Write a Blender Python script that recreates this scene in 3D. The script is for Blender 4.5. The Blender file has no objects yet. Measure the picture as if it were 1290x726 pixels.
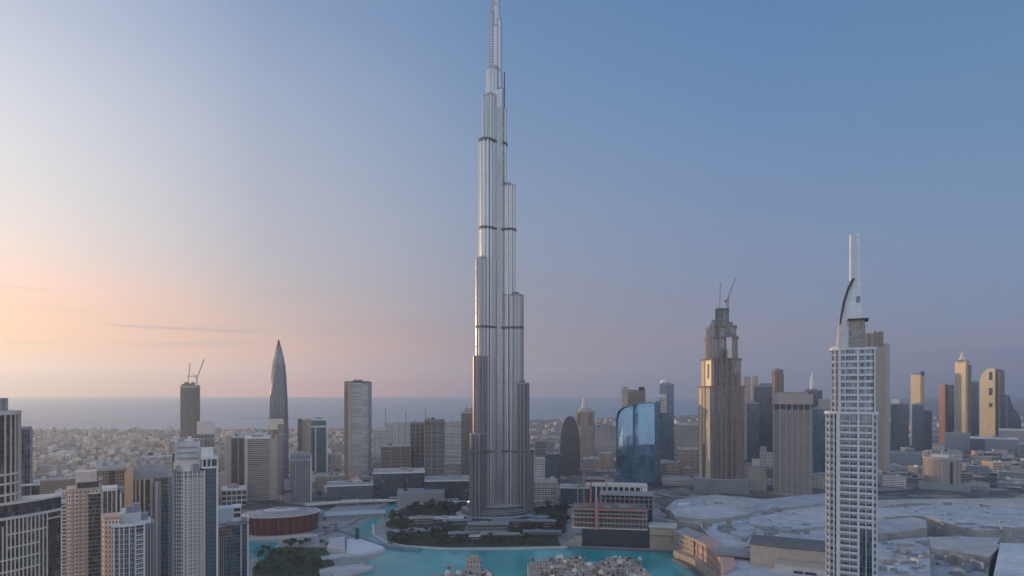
import bpy, math, random
from mathutils import Vector
random.seed(7)
scene = bpy.context.scene
COL = scene.collection
R = math.radians

# ------------------------------------------------------------------ camera
# focal length in photo pixels (1290 wide), eye level row, eye height: real places are worked out from these
FOC, CX, EYE, CAMH = 800.0, 645.0, 492.0, 200.0
cam_d = bpy.data.cameras.new('camera')
cam = bpy.data.objects.new('camera', cam_d)
COL.objects.link(cam)
cam.location = (0, 0, CAMH)
cam.rotation_euler = (R(90), 0, 0)
cam_d.sensor_width = 36
cam_d.lens = 36 * FOC / 1290
cam_d.shift_y = (EYE - 363) / 1290
cam_d.clip_start = 1
cam_d.clip_end = 90000
scene.camera = cam
scene.view_settings.view_transform = 'Standard'
scene.view_settings.look = 'None'
scene.view_settings.gamma = 1
scene.view_settings.exposure = 0.1
cy = scene.cycles
cy.max_bounces = 5
cy.diffuse_bounces = 2
cy.glossy_bounces = 3
cy.transmission_bounces = 2
cy.volume_bounces = 1
cy.transparent_max_bounces = 8
cy.use_denoising = True

# ------------------------------------------------------------------ sky and sun
SUN_AZ, SUN_EL = -62.0, 4.5          # degrees: clockwise from the view direction, above the horizon
SUN_STRENGTH = 5.0
HAZE_DENSITY = 8.5e-5


def lin(c):
    return tuple(((v / 255) / 12.92 if v <= 10 else ((v / 255 + .055) / 1.055) ** 2.4) for v in c)


SKY = {   # seen colours of the sky: photo column -> (photo row, colour)
    -700: [(495, (380, 205, 115)), (430, (330, 205, 140)), (300, (255, 225, 200)), (100, (225, 224, 222)), (-250, (170, 190, 215)), (-3000, (92, 122, 168))],
    0: [(497, (450, 192, 105)), (450, (380, 188, 122)), (400, (288, 196, 154)), (330, (234, 214, 204)), (240, (218, 216, 217)), (120, (203, 208, 219)), (0, (180, 190, 210)), (-300, (140, 160, 195)), (-3000, (88, 116, 164))],
    330: [(497, (262, 172, 138)), (450, (226, 166, 145)), (400, (190, 169, 165)), (330, (174, 174, 184)), (220, (162, 171, 190)), (100, (146, 162, 190)), (0, (126, 148, 182)), (-300, (100, 134, 176)), (-3000, (86, 112, 160))],
    640: [(497, (138, 120, 130)), (450, (140, 128, 140)), (400, (138, 138, 156)), (300, (132, 147, 173)), (200, (118, 142, 175)), (100, (103, 135, 173)), (0, (95, 130, 170)), (-300, (80, 118, 164)), (-3000, (80, 106, 156))],
    950: [(497, (118, 122, 144)), (450, (128, 130, 152)), (400, (126, 134, 160)), (300, (118, 138, 172)), (200, (106, 135, 173)), (100, (94, 130, 172)), (0, (86, 125, 168)), (-300, (74, 112, 160)), (-3000, (76, 102, 152))],
    1290: [(497, (108, 116, 142)), (450, (116, 126, 154)), (400, (118, 134, 164)), (300, (115, 140, 174)), (200, (106, 135, 171)), (100, (96, 131, 168)), (0, (90, 130, 166)), (-300, (72, 112, 158)), (-3000, (74, 100, 150))],
    2500: [(497, (140, 132, 156)), (400, (150, 145, 172)), (200, (126, 142, 178)), (-300, (88, 120, 166)), (-3000, (74, 100, 150))],
}


def new(nt, kind, **kw):
    n = nt.nodes.new(kind)
    for k, v in kw.items():
        setattr(n, k, v)
    return n


def math_node(nt, op, a, b=None, clamp=False):
    n = nt.nodes.new('ShaderNodeMath')
    n.operation = op
    n.use_clamp = clamp
    for i, v in enumerate((a, b)):
        if v is None:
            continue
        if isinstance(v, (int, float)):
            n.inputs[i].default_value = v
        else:
            nt.links.new(v, n.inputs[i])
    return n.outputs[0]


def mix_color(nt, fac, a, b, blend='MIX'):
    n = nt.nodes.new('ShaderNodeMix')
    n.data_type = 'RGBA'
    n.blend_type = blend
    n.clamp_factor = True
    for i, v in ((0, fac), (6, a), (7, b)):
        if isinstance(v, (int, float)):
            n.inputs[i].default_value = v
        elif isinstance(v, (tuple, list)):
            n.inputs[i].default_value = (*v[:3], 1)
        else:
            nt.links.new(v, n.inputs[i])
    return n.outputs[2]


world = bpy.data.worlds.new('World')
scene.world = world
world.use_nodes = True
wt = world.node_tree
wt.nodes.clear()
w_out = new(wt, 'ShaderNodeOutputWorld')
w_bg = new(wt, 'ShaderNodeBackground')
wt.links.new(w_bg.outputs[0], w_out.inputs[0])
tc = new(wt, 'ShaderNodeTexCoord')
sep = new(wt, 'ShaderNodeSeparateXYZ')
wt.links.new(tc.outputs['Generated'], sep.inputs[0])
hx2 = math_node(wt, 'MULTIPLY', sep.outputs[0], sep.outputs[0])
hy2 = math_node(wt, 'MULTIPLY', sep.outputs[1], sep.outputs[1])
hlen = math_node(wt, 'MAXIMUM', math_node(wt, 'SQRT', math_node(wt, 'ADD', hx2, hy2)), 1e-4)
azi = math_node(wt, 'DIVIDE', sep.outputs[0], hlen)            # -1 left ... 1 right
# thin level streaks of cloud, a slight shift of the height the colours are read at
mp = new(wt, 'ShaderNodeMapping')
mp.inputs['Scale'].default_value = (1.5, 1.5, 26)
wt.links.new(tc.outputs['Generated'], mp.inputs[0])
nz = new(wt, 'ShaderNodeTexNoise')
nz.inputs['Scale'].default_value = 2.2
nz.inputs['Detail'].default_value = 5
wt.links.new(mp.outputs[0], nz.inputs[0])
cols = []
for px in sorted(SKY):
    k = (px - CX) / FOC
    c = 1 / math.sqrt(1 + k * k)
    ramp = new(wt, 'ShaderNodeValToRGB')
    ramp.color_ramp.interpolation = 'B_SPLINE'
    stops = []
    for py, col in SKY[px]:
        sl = (EYE - py) / FOC * c
        stops.append((max(0.0, sl / math.sqrt(1 + sl * sl)), lin(col)))
    el = ramp.color_ramp.elements
    while len(el) < len(stops):
        el.new(0.5)
    for e, (p, col) in zip(el, stops):
        e.position = p
        e.color = (*col, 1)
    wt.links.new(sep.outputs[2], ramp.inputs[0])
    cols.append((k * c, ramp.outputs[0]))
cur = cols[0][1]
for (ta, _), (tb, cb) in zip(cols, cols[1:]):
    mr = new(wt, 'ShaderNodeMapRange')
    mr.interpolation_type = 'LINEAR'
    mr.inputs['From Min'].default_value = ta
    mr.inputs['From Max'].default_value = tb
    wt.links.new(azi, mr.inputs['Value'])
    cur = mix_color(wt, mr.outputs[0], cur, cb)
# streaks: only in a low belt of the sky
belt = new(wt, 'ShaderNodeMapRange')
belt.interpolation_type = 'SMOOTHSTEP'
for nme, v in (('From Min', .20), ('From Max', .06)):
    belt.inputs[nme].default_value = v
wt.links.new(sep.outputs[2], belt.inputs['Value'])
streak = new(wt, 'ShaderNodeMapRange')
streak.interpolation_type = 'SMOOTHSTEP'
for nme, v in (('From Min', .54), ('From Max', .72)):
    streak.inputs[nme].default_value = v
wt.links.new(nz.outputs[0], streak.inputs['Value'])
sf = math_node(wt, 'MULTIPLY', math_node(wt, 'MULTIPLY', belt.outputs[0], streak.outputs[0]), 0.42)
cur = mix_color(wt, sf, cur, lin((150, 140, 156)))
# one long thin cloud streak low on the left, and a soft broad bank right of it
for zc, zw, a0, a1, a2, a3, amt in ((.0855, .0022, -.56, -.50, -.40, -.34, .55), (.0845, .0018, -.36, -.30, -.16, -.04, .35), (.080, .016, -.30, .02, .30, .62, .30)):
    wob = math_node(wt, 'MULTIPLY', math_node(wt, 'SUBTRACT', nz.outputs[0], .5), .008)
    dz = math_node(wt, 'DIVIDE', math_node(wt, 'SUBTRACT', math_node(wt, 'ADD', sep.outputs[2], wob), zc), zw)
    gz = math_node(wt, 'POWER', 2.718, math_node(wt, 'MULTIPLY', math_node(wt, 'MULTIPLY', dz, dz), -1.0))
    up_ = new(wt, 'ShaderNodeMapRange', interpolation_type='SMOOTHSTEP')
    dn_ = new(wt, 'ShaderNodeMapRange', interpolation_type='SMOOTHSTEP')
    for n_, f, t_ in ((up_, a0, a1), (dn_, a3, a2)):
        n_.inputs['From Min'].default_value = f
        n_.inputs['From Max'].default_value = t_
        wt.links.new(azi, n_.inputs['Value'])
    front_ = math_node(wt, 'GREATER_THAN', sep.outputs[1], 0.0)
    fc = math_node(wt, 'MULTIPLY', math_node(wt, 'MULTIPLY', gz, front_), math_node(wt, 'MULTIPLY', math_node(wt, 'MULTIPLY', up_.outputs[0], dn_.outputs[0]), amt))
    cur = mix_color(wt, fc, cur, lin((150, 132, 146)))
# the half of the sky behind the viewer is made paler and brighter, added fill for the facades
back = new(wt, 'ShaderNodeMapRange')
back.interpolation_type = 'SMOOTHSTEP'
for nme, v in (('From Min', .12), ('From Max', -.55)):
    back.inputs[nme].default_value = v
wt.links.new(sep.outputs[1], back.inputs['Value'])
back_ramp = new(wt, 'ShaderNodeValToRGB')
back_ramp.color_ramp.interpolation = 'B_SPLINE'
el = back_ramp.color_ramp.elements
while len(el) < 5:
    el.new(.5)
for e, (p, col) in zip(el, ((0, (.98, .88, .94)), (.10, (1.0, .95, 1.06)), (.28, (.88, .98, 1.18)), (.6, (.58, .74, 1.04)), (1, (.26, .38, .60)))):
    e.position = p
    e.color = (*col, 1)
wt.links.new(sep.outputs[2], back_ramp.inputs[0])
cur = mix_color(wt, back.outputs[0], cur, back_ramp.outputs[0])
sky = new(wt, 'ShaderNodeTexSky')
sky.sky_type = 'NISHITA'
sky.sun_disc = False
sky.sun_elevation = R(SUN_EL)
sky.sun_rotation = R(SUN_AZ)
sky_scaled = mix_color(wt, 1.0, sky.outputs[0], (.010, .010, .010), 'MULTIPLY')
cur = mix_color(wt, 1.0, cur, sky_scaled, 'ADD')
wt.links.new(cur, w_bg.inputs[0])
w_bg.inputs[1].default_value = 1.0

sun_d = bpy.data.lights.new('sun', 'SUN')
sun = bpy.data.objects.new('sun', sun_d)
COL.objects.link(sun)
sun_d.energy = SUN_STRENGTH
sun_d.angle = R(0.5)
sun_d.color = (1.0, 0.66, 0.38)
sv = Vector((math.sin(R(SUN_AZ)) * math.cos(R(SUN_EL)), math.cos(R(SUN_AZ)) * math.cos(R(SUN_EL)), math.sin(R(SUN_EL))))
sun.rotation_euler = sv.to_track_quat('Z', 'Y').to_euler()
sun.location = (-2000, 0, 1500)

# ------------------------------------------------------------------ helpers


def wx(px, Y):
    return (px - CX) / FOC * Y


def hz(py, Y):
    return CAMH - (py - EYE) / FOC * Y


def gp(px, py, z=0.0):
    Y = (CAMH - z) * FOC / (py - EYE)
    return (wx(px, Y), Y)


class MB:
    """collects faces with metre-scaled UVs, links them as one mesh object"""

    def __init__(s):
        s.v, s.f, s.m, s.uv = [], [], [], []

    def face(s, pts, mi=0, uv=None):
        n = len(s.v)
        s.v.extend(pts)
        s.f.append(tuple(range(n, n + len(pts))))
        s.m.append(mi)
        s.uv.append(uv or [(p[0], p[1]) for p in pts])

    def prism(s, poly, z0, z1, mi=0, cap=None, top=None, bottom=False):
        """walls round POLY (counter-clockwise) from z0 to z1; TOP may be another outline"""
        top = top or poly
        n = len(poly)
        u = 0.0
        for i in range(n):
            a, b, c, d = poly[i], poly[(i + 1) % n], top[(i + 1) % n], top[i]
            l = math.hypot(b[0] - a[0], b[1] - a[1])
            s.face([(a[0], a[1], z0), (b[0], b[1], z0), (c[0], c[1], z1), (d[0], d[1], z1)], mi,
                   [(u, z0), (u + l, z0), (u + l, z1), (u, z1)])
            u += l
        if cap is not False:
            s.face([(p[0], p[1], z1) for p in top], (-1 if mi == 0 else mi) if cap is None else cap)
        if bottom:
            s.face([(p[0], p[1], z0) for p in reversed(poly)], mi if cap is None or cap is False else cap)
        return s

    def box(s, x0, x1, y0, y1, z0, z1, mi=0, cap=None):
        return s.prism([(x0, y0), (x1, y0), (x1, y1), (x0, y1)], z0, z1, mi, cap, bottom=True)

    def lathe(s, prof, cx=0, cy=0, n=16, mi=0, sx=1, sy=1):
        for (r0, z0), (r1, z1) in zip(prof, prof[1:]):
            for k in range(n):
                a, b = 2 * math.pi * k / n, 2 * math.pi * (k + 1) / n
                P = lambda r, t, z: (cx + r * math.cos(t) * sx, cy + r * math.sin(t) * sy, z)
                uv = [(a * max(r0, r1), z0), (b * max(r0, r1), z0), (b * max(r0, r1), z1), (a * max(r0, r1), z1)]
                pts = [P(r0, a, z0), P(r0, b, z0), P(r1, b, z1), P(r1, a, z1)]
                if r1 < 1e-6:
                    pts, uv = pts[:3], uv[:3]
                elif r0 < 1e-6:
                    pts, uv = [pts[0], pts[2], pts[3]], [uv[0], uv[2], uv[3]]
                s.face(pts, mi, uv)
        return s

    def tube(s, a, b, ra, rb=None, n=6, mi=0):
        a, b = Vector(a), Vector(b)
        rb = ra if rb is None else rb
        d = (b - a).normalized()
        e = d.orthogonal().normalized()
        g = d.cross(e)
        ring = lambda p, r: [tuple(p + (e * math.cos(2 * math.pi * k / n) + g * math.sin(2 * math.pi * k / n)) * r) for k in range(n)]
        A, B = ring(a, ra), ring(b, rb)
        for k in range(n):
            j = (k + 1) % n
            s.face([A[k], A[j], B[j], B[k]], mi)
        s.face(list(reversed(A)), mi)
        s.face(B, mi)
        return s

    def truss(s, a, b, w, n, mi=0, r=.25):
        """a square lattice boom from a to b"""
        a, b = Vector(a), Vector(b)
        d = (b - a).normalized()
        e = d.orthogonal().normalized()
        g = d.cross(e)
        off_ = [(e + g) * w / 2, (e - g) * w / 2, (-e - g) * w / 2, (-e + g) * w / 2]
        for o in off_:
            s.tube(a + o, b + o, r, n=4, mi=mi)
        for i in range(n):
            p, q = a + (b - a) * i / n, a + (b - a) * (i + 1) / n
            for k in range(4):
                s.tube(p + off_[k], q + off_[(k + 1) % 4], r * .7, n=3, mi=mi)
        return s

    def mesh(s, name, mats):
        me = bpy.data.meshes.new(name)
        me.from_pydata(s.v, [], s.f)
        mats = list(mats) if isinstance(mats, (list, tuple)) else [mats]
        if -1 in s.m and mats[0].name in FACADES:
            mats.append(M['roof'])
            ms = [len(mats) - 1 if i < 0 else i for i in s.m]
        else:
            ms = [max(i, 0) for i in s.m]
        for m in mats:
            me.materials.append(m)
        me.polygons.foreach_set('material_index', ms)
        ul = me.uv_layers.new(name='UVMap')
        flat = []
        for uv in s.uv:
            for t in uv:
                flat.extend((t[0], t[1]))
        ul.data.foreach_set('uv', flat)
        me.update()
        return me

    def build(s, name, mats, parent=None, loc=(0, 0, 0), rotz=0):
        o = bpy.data.objects.new(name, s.mesh(name, mats))
        COL.objects.link(o)
        o.location = loc
        o.rotation_euler = (0, 0, rotz)
        if parent is not None:
            o.parent = parent
        return o


def tag(o, label=None, cat=None, group=None, kind=None):
    for k, v in (('label', label), ('category', cat), ('group', group), ('kind', kind)):
        if v:
            o[k] = v
    return o


def link(name, data, parent=None, loc=(0, 0, 0), rot=(0, 0, 0), sc=(1, 1, 1)):
    o = bpy.data.objects.new(name, data)
    COL.objects.link(o)
    o.location, o.rotation_euler, o.scale = loc, rot, sc
    o.parent = parent
    return o


def copy_tree(o, parent=None):
    c = o.copy()
    COL.objects.link(c)
    c.parent = parent
    for ch in list(o.children):
        copy_tree(ch, c)
    return c


def thing(name, label, cat, loc=(0, 0, 0), rotz=0, group=None):
    o = bpy.data.objects.new(name, None)
    COL.objects.link(o)
    o.location = loc
    o.rotation_euler = (0, 0, rotz)
    return tag(o, label, cat, group)


def rect(x0, x1, y0, y1):
    return [(x0, y0), (x1, y0), (x1, y1), (x0, y1)]


def ellipse(cx, cy_, rx, ry, n=32, a0=0, a1=360):
    full = abs(a1 - a0) >= 360
    m = n if full else n + 1
    return [(cx + rx * math.cos(R(a0 + (a1 - a0) * i / n)), cy_ + ry * math.sin(R(a0 + (a1 - a0) * i / n))) for i in range(m)]


def offset(poly, d):
    n = len(poly)
    out = []
    for i in range(n):
        a, b, c = poly[i - 1], poly[i], poly[(i + 1) % n]
        e1 = (b[0] - a[0], b[1] - a[1])
        e2 = (c[0] - b[0], c[1] - b[1])
        l1, l2 = math.hypot(*e1) or 1e-9, math.hypot(*e2) or 1e-9
        n1, n2 = (e1[1] / l1, -e1[0] / l1), (e2[1] / l2, -e2[0] / l2)
        k = 1 + n1[0] * n2[0] + n1[1] * n2[1]
        k = max(k, .35)
        out.append((b[0] + d * (n1[0] + n2[0]) / k, b[1] + d * (n1[1] + n2[1]) / k))
    return out


def scale_poly(poly, k, c=None):
    c = c or (sum(p[0] for p in poly) / len(poly), sum(p[1] for p in poly) / len(poly))
    return [(c[0] + (p[0] - c[0]) * k, c[1] + (p[1] - c[1]) * k) for p in poly]


class Tower:
    """a building whose local x runs across the view, local y away from it; px / py are turned into metres at its own distance Y"""

    def __init__(s, name, label, cat, px, Y, group=None, yaw=0):
        s.k = (px - CX) / FOC
        s.Y = Y
        s.phi = math.atan(s.k)
        s.x = wx(px, Y)
        s.e = thing(name, label, cat, (s.x, Y, 0), -s.phi + R(yaw), group)

    def lx(s, px):
        k = (px - CX) / FOC
        return (k * s.Y - s.x) / (math.cos(s.phi) + k * math.sin(s.phi))

    def z(s, py, d=0):
        return hz(py, s.Y + d * math.cos(s.phi))

    def part(s, name, mb, mats, parent=None, loc=(0, 0, 0), label=None):
        o = mb.build(name, mats, parent or s.e, loc)
        if label:
            o['label'] = label
        return o

    def slabs(s, poly, z0, z1, fh, out, th, mat, name='floor_slab', parent=None, inner=None):
        """one part per storey, all sharing one mesh"""
        me = MB().prism(offset(poly, out), 0, th, bottom=True).mesh(name, mat)
        n = min(100, int((z1 - z0) / fh + .5))
        for i in range(n):
            link(name, me, parent or s.e, (0, 0, z0 + i * fh))

    def fins(s, poly, spacing, depth, width, z0, z1, mat, name='fin', edges=None, parent=None, limit=100):
        """upright ribs standing proud of the outline, each a part"""
        me = UNIT.mesh(name, mat)
        n, cnt = len(poly), 0
        run = 0.0
        for i in range(n):
            if edges is not None and i not in edges:
                continue
            a, b = Vector(poly[i]), Vector(poly[(i + 1) % n])
            l = (b - a).length
            d = (b - a) / l
            nrm = Vector((d.y, -d.x))
            t = -run
            while t < -1e-6:
                t += spacing
            ts = []
            while t <= l + 1e-6:
                ts.append(t)
                t += spacing
            run = (run + l) % spacing
            for t in ts:
                if cnt >= limit:
                    return
                p = a + d * t + nrm * (depth * .5 - .12)
                link(name, me, parent or s.e, (p.x, p.y, z0), (0, 0, math.atan2(d.y, d.x)), (width, depth, z1 - z0))
                cnt += 1


FACADES = set()
M = {}
UNIT = MB().box(-.5, .5, -.5, .5, 0, 1)

# ------------------------------------------------------------------ materials


def principled(name):
    m = bpy.data.materials.new(name)
    m.use_nodes = True
    return m, m.node_tree, m.node_tree.nodes['Principled BSDF']


def plain(name, col, rough=.7, metal=0.0, var=.12, scale=.15, spec=.4, bump=0.0):
    m, nt, b = principled(name)
    t = new(nt, 'ShaderNodeTexCoord')
    n = new(nt, 'ShaderNodeTexNoise')
    n.inputs['Scale'].default_value = scale
    n.inputs['Detail'].default_value = 6
    n.inputs['Roughness'].default_value = .65
    nt.links.new(t.outputs['Object'], n.inputs[0])
    mr = new(nt, 'ShaderNodeMapRange')
    for k, v in (('From Min', .3), ('From Max', .7), ('To Min', 1 - var), ('To Max', 1 + var)):
        mr.inputs[k].default_value = v
    nt.links.new(n.outputs[0], mr.inputs['Value'])
    c = mix_color(nt, 1.0, col, mr.outputs[0], 'MULTIPLY')
    nt.links.new(c, b.inputs['Base Color'])
    b.inputs['Roughness'].default_value = rough
    b.inputs['Metallic'].default_value = metal
    b.inputs['Specular IOR Level'].default_value = spec
    if bump:
        bp = new(nt, 'ShaderNodeBump')
        bp.inputs['Strength'].default_value = bump
        nt.links.new(n.outputs[0], bp.inputs['Height'])
        nt.links.new(bp.outputs[0], b.inputs['Normal'])
    return m


def facade(name, wall, glass, fh=3.6, bw=3.0, uw=.6, vw=.6, wall_r=.65, glass_r=.12, glass_m=.65, wall_m=0.0, var=.5, ledge=0.0, blinds=.7, seed=0.0, jitter=.15):
    """walls with a grid of window panes: pane size and pane-to-pane differences come from metre UVs"""
    m, nt, b = principled(name)
    FACADES.add(m.name)
    uvn = new(nt, 'ShaderNodeUVMap')
    sp = new(nt, 'ShaderNodeSeparateXYZ')
    nt.links.new(uvn.outputs[0], sp.inputs[0])
    U = math_node(nt, 'DIVIDE', sp.outputs[0], bw)
    V = math_node(nt, 'DIVIDE', sp.outputs[1], fh)
    fu = math_node(nt, 'ABSOLUTE', math_node(nt, 'SUBTRACT', math_node(nt, 'FRACT', U), .5))
    fv = math_node(nt, 'ABSOLUTE', math_node(nt, 'SUBTRACT', math_node(nt, 'FRACT', V), .5))
    mask = math_node(nt, 'MULTIPLY', math_node(nt, 'LESS_THAN', fu, uw / 2), math_node(nt, 'LESS_THAN', fv, vw / 2))
    cell = new(nt, 'ShaderNodeCombineXYZ')
    nt.links.new(math_node(nt, 'FLOOR', U), cell.inputs[0])
    nt.links.new(math_node(nt, 'FLOOR', V), cell.inputs[1])
    cell.inputs[2].default_value = seed
    wn = new(nt, 'ShaderNodeTexWhiteNoise')
    nt.links.new(cell.outputs[0], wn.inputs[0])
    t = new(nt, 'ShaderNodeTexCoord')
    n = new(nt, 'ShaderNodeTexNoise')
    n.inputs['Scale'].default_value = .06
    n.inputs['Detail'].default_value = 7
    n.inputs['Roughness'].default_value = .7
    mpn = new(nt, 'ShaderNodeMapping')
    mpn.inputs['Scale'].default_value = (1, 1, .35)
    nt.links.new(t.outputs['Object'], mpn.inputs[0])
    nt.links.new(mpn.outputs[0], n.inputs[0])
    mr = new(nt, 'ShaderNodeMapRange')
    for k, v in (('From Min', .3), ('From Max', .7), ('To Min', .82), ('To Max', 1.15)):
        mr.inputs[k].default_value = v
    nt.links.new(n.outputs[0], mr.inputs['Value'])
    wc = mix_color(nt, 1.0, wall, mr.outputs[0], 'MULTIPLY')
    g1 = tuple(v * (1 - var) for v in glass)
    g2 = tuple(v * (1 + var) for v in glass)
    gc = mix_color(nt, wn.outputs[0], g1, g2)
    if fh >= 20 or bw >= 20:
        blinds = 0
    bl = math_node(nt, 'MULTIPLY', math_node(nt, 'GREATER_THAN', wn.outputs[0], .84), blinds)
    gc = mix_color(nt, bl, gc, (.30, .285, .265))
    c = mix_color(nt, mask, wc, gc)
    nt.links.new(c, b.inputs['Base Color'])
    nt.links.new(math_node(nt, 'ADD', wall_r, math_node(nt, 'MULTIPLY', mask, glass_r - wall_r)), b.inputs['Roughness'])
    nt.links.new(math_node(nt, 'ADD', wall_m, math_node(nt, 'MULTIPLY', mask, glass_m - wall_m)), b.inputs['Metallic'])
    bp = new(nt, 'ShaderNodeBump')
    bp.inputs['Distance'].default_value = .3
    bp.inputs['Strength'].default_value = .5
    nt.links.new(math_node(nt, 'SUBTRACT', math_node(nt, 'MULTIPLY', wn.outputs[0], jitter), mask), bp.inputs['Height'])
    nt.links.new(bp.outputs[0], b.inputs['Normal'])
    return m


M['white'] = plain('painted_white', (.66, .65, .64), .6)
M['offwhite'] = plain('painted_offwhite', (.52, .49, .46), .65)
M['concrete'] = plain('concrete', (.30, .285, .27), .8, var=.2)
M['darkconc'] = plain('dark_concrete', (.15, .14, .135), .8, var=.2)
M['tan'] = plain('tan_render', (.40, .335, .29), .75)
M['pink'] = plain('pink_render', (.50, .36, .29), .75)
M['brown'] = plain('brown_stone', (.22, .16, .13), .75)
M['grey'] = plain('grey_cladding', (.27, .275, .29), .6)
M['bluegrey'] = plain('blue_grey_cladding', (.20, .235, .28), .5)
M['dark'] = plain('dark_metal', (.055, .06, .07), .5, metal=.3)
M['steel'] = plain('brushed_steel', (.42, .44, .47), .35, metal=.8)


def roofing(name, col, panel=9.0, var=.2):
    """flat roof sheets: welded seams, patches and dirt"""
    m, nt, b = principled(name)
    t = new(nt, 'ShaderNodeTexCoord')
    br = new(nt, 'ShaderNodeTexBrick')
    for k, v in (('Scale', 1.0), ('Mortar Size', .10), ('Brick Width', panel), ('Row Height', panel * .45), ('Bias', 0.0)):
        br.inputs[k].default_value = v
    br.inputs['Color1'].default_value = (*[v * (1 - var * .5) for v in col], 1)
    br.inputs['Color2'].default_value = (*[v * (1 + var * .35) for v in col], 1)
    br.inputs['Mortar'].default_value = (*[v * .55 for v in col], 1)
    nt.links.new(t.outputs['Object'], br.inputs['Vector'])
    n = new(nt, 'ShaderNodeTexNoise')
    n.inputs['Scale'].default_value = .045
    n.inputs['Detail'].default_value = 9
    n.inputs['Roughness'].default_value = .72
    nt.links.new(t.outputs['Object'], n.inputs[0])
    mr = new(nt, 'ShaderNodeMapRange')
    for k, v in (('From Min', .3), ('From Max', .7), ('To Min', 1 - var * 1.3), ('To Max', 1 + var)):
        mr.inputs[k].default_value = v
    nt.links.new(n.outputs[0], mr.inputs['Value'])
    nt.links.new(mix_color(nt, 1.0, br.outputs[0], mr.outputs[0], 'MULTIPLY'), b.inputs['Base Color'])
    b.inputs['Roughness'].default_value = .8
    return m


M['roof'] = plain('roof_felt', (.33, .32, .31), .85, var=.25, scale=.08)
M['roofpale'] = plain('pale_roof', (.50, .49, .48), .8, var=.2, scale=.05)
M['crane'] = plain('crane_paint', (.30, .27, .25), .6)
M['cranered'] = plain('red_crane_paint', (.42, .13, .10), .6)
M['glassdark'] = facade('dark_glass_wall', (.05, .055, .06), (.10, .13, .16), 3.8, 1.6, .86, .84)
M['glassblue'] = facade('blue_glass_wall', (.09, .11, .13), (.13, .20, .27), 3.9, 1.8, .9, .88)
M['glassteal'] = facade('teal_glass_wall', (.10, .13, .15), (.10, .19, .23), 3.8, 2.0, .88, .8)
M['glassbrown'] = facade('brown_glass_wall', (.08, .065, .06), (.11, .095, .095), 3.6, 1.8, .84, .72)

# ------------------------------------------------------------------ haze, ground, water


def structure(name, mb, mat, kind='structure', loc=(0, 0, 0)):
    o = mb.build(name, mat, None, loc)
    o['kind'] = kind
    return o


hm = bpy.data.materials.new('haze_air')
hm.use_nodes = True
hnt = hm.node_tree
hnt.nodes.clear()
ho = new(hnt, 'ShaderNodeOutputMaterial')
hv = new(hnt, 'ShaderNodeVolumePrincipled')
hv.inputs['Color'].default_value = (.60, .69, .82, 1)
hv.inputs['Density'].default_value = HAZE_DENSITY
hv.inputs['Anisotropy'].default_value = .5
hnt.links.new(hv.outputs[0], ho.inputs['Volume'])
GX, GY0, GY1 = 17000, -2500, 19000
structure('haze', MB().box(-GX - 50, GX + 50, GY0 - 50, GY1 + 50, -2, 862), hm, 'stuff')


def ground_material():
    m, nt, b = principled('city_ground')
    t = new(nt, 'ShaderNodeTexCoord')
    v = new(nt, 'ShaderNodeTexVoronoi')
    v.inputs['Scale'].default_value = .022
    v2 = new(nt, 'ShaderNodeTexVoronoi')
    v2.feature = 'DISTANCE_TO_EDGE'
    v2.inputs['Scale'].default_value = .006
    n = new(nt, 'ShaderNodeTexNoise')
    n.inputs['Scale'].default_value = .01
    n.inputs['Detail'].default_value = 9
    n.inputs['Roughness'].default_value = .7
    for x in (v, v2, n):
        nt.links.new(t.outputs['Object'], x.inputs['Vector'])
    r = new(nt, 'ShaderNodeValToRGB')
    r.color_ramp.elements[0].position = .35
    r.color_ramp.elements[0].color = (.10, .10, .10, 1)
    r.color_ramp.elements[1].position = .68
    r.color_ramp.elements[1].color = (.30, .26, .215, 1)
    nt.links.new(n.outputs[0], r.inputs[0])
    sepc = new(nt, 'ShaderNodeSeparateColor')
    nt.links.new(v.outputs['Color'], sepc.inputs[0])
    c = mix_color(nt, .55, r.outputs[0], sepc.outputs[0], 'OVERLAY')
    road = math_node(nt, 'LESS_THAN', v2.outputs['Distance'], .035)
    c = mix_color(nt, road, c, (.075, .075, .08))
    nt.links.new(c, b.inputs['Base Color'])
    b.inputs['Roughness'].default_value = .9
    return m


COAST = [(-GX, 3150), (-3000, 3180), (-2100, 3230), (-1200, 3290), (-500, 3420), (-150, 4050), (300, 4400), (900, 4700), (1500, 5200),
         (2600, 6400), (4500, 9500), (8000, 13500), (12000, GY1)]
g = MB()
g.face([(-GX, GY0, 0), (GX, GY0, 0), (GX, GY1, 0), (12000, GY1, 0)] + [(x, y, 0) for x, y in reversed(COAST[:-1])])
structure('ground', g, ground_material())


def water_material(name, deep, shallow, rough, scale, strength, nscale=.004):
    m, nt, b = principled(name)
    t = new(nt, 'ShaderNodeTexCoord')
    n = new(nt, 'ShaderNodeTexNoise')
    n.inputs['Scale'].default_value = nscale
    n.inputs['Detail'].default_value = 4
    nt.links.new(t.outputs['Object'], n.inputs[0])
    r = new(nt, 'ShaderNodeMapRange')
    r.inputs['From Min'].default_value = .35
    r.inputs['From Max'].default_value = .65
    nt.links.new(n.outputs[0], r.inputs['Value'])
    c = mix_color(nt, r.outputs[0], deep, shallow)
    nt.links.new(c, b.inputs['Base Color'])
    b.inputs['Roughness'].default_value = rough
    b.inputs['IOR'].default_value = 1.33
    w = new(nt, 'ShaderNodeTexNoise')
    w.inputs['Scale'].default_value = scale
    w.inputs['Detail'].default_value = 5
    nt.links.new(t.outputs['Object'], w.inputs[0])
    bp = new(nt, 'ShaderNodeBump')
    bp.inputs['Strength'].default_value = strength
    bp.inputs['Distance'].default_value = .5
    nt.links.new(w.outputs[0], bp.inputs['Height'])
    nt.links.new(bp.outputs[0], b.inputs['Normal'])
    return m


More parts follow.
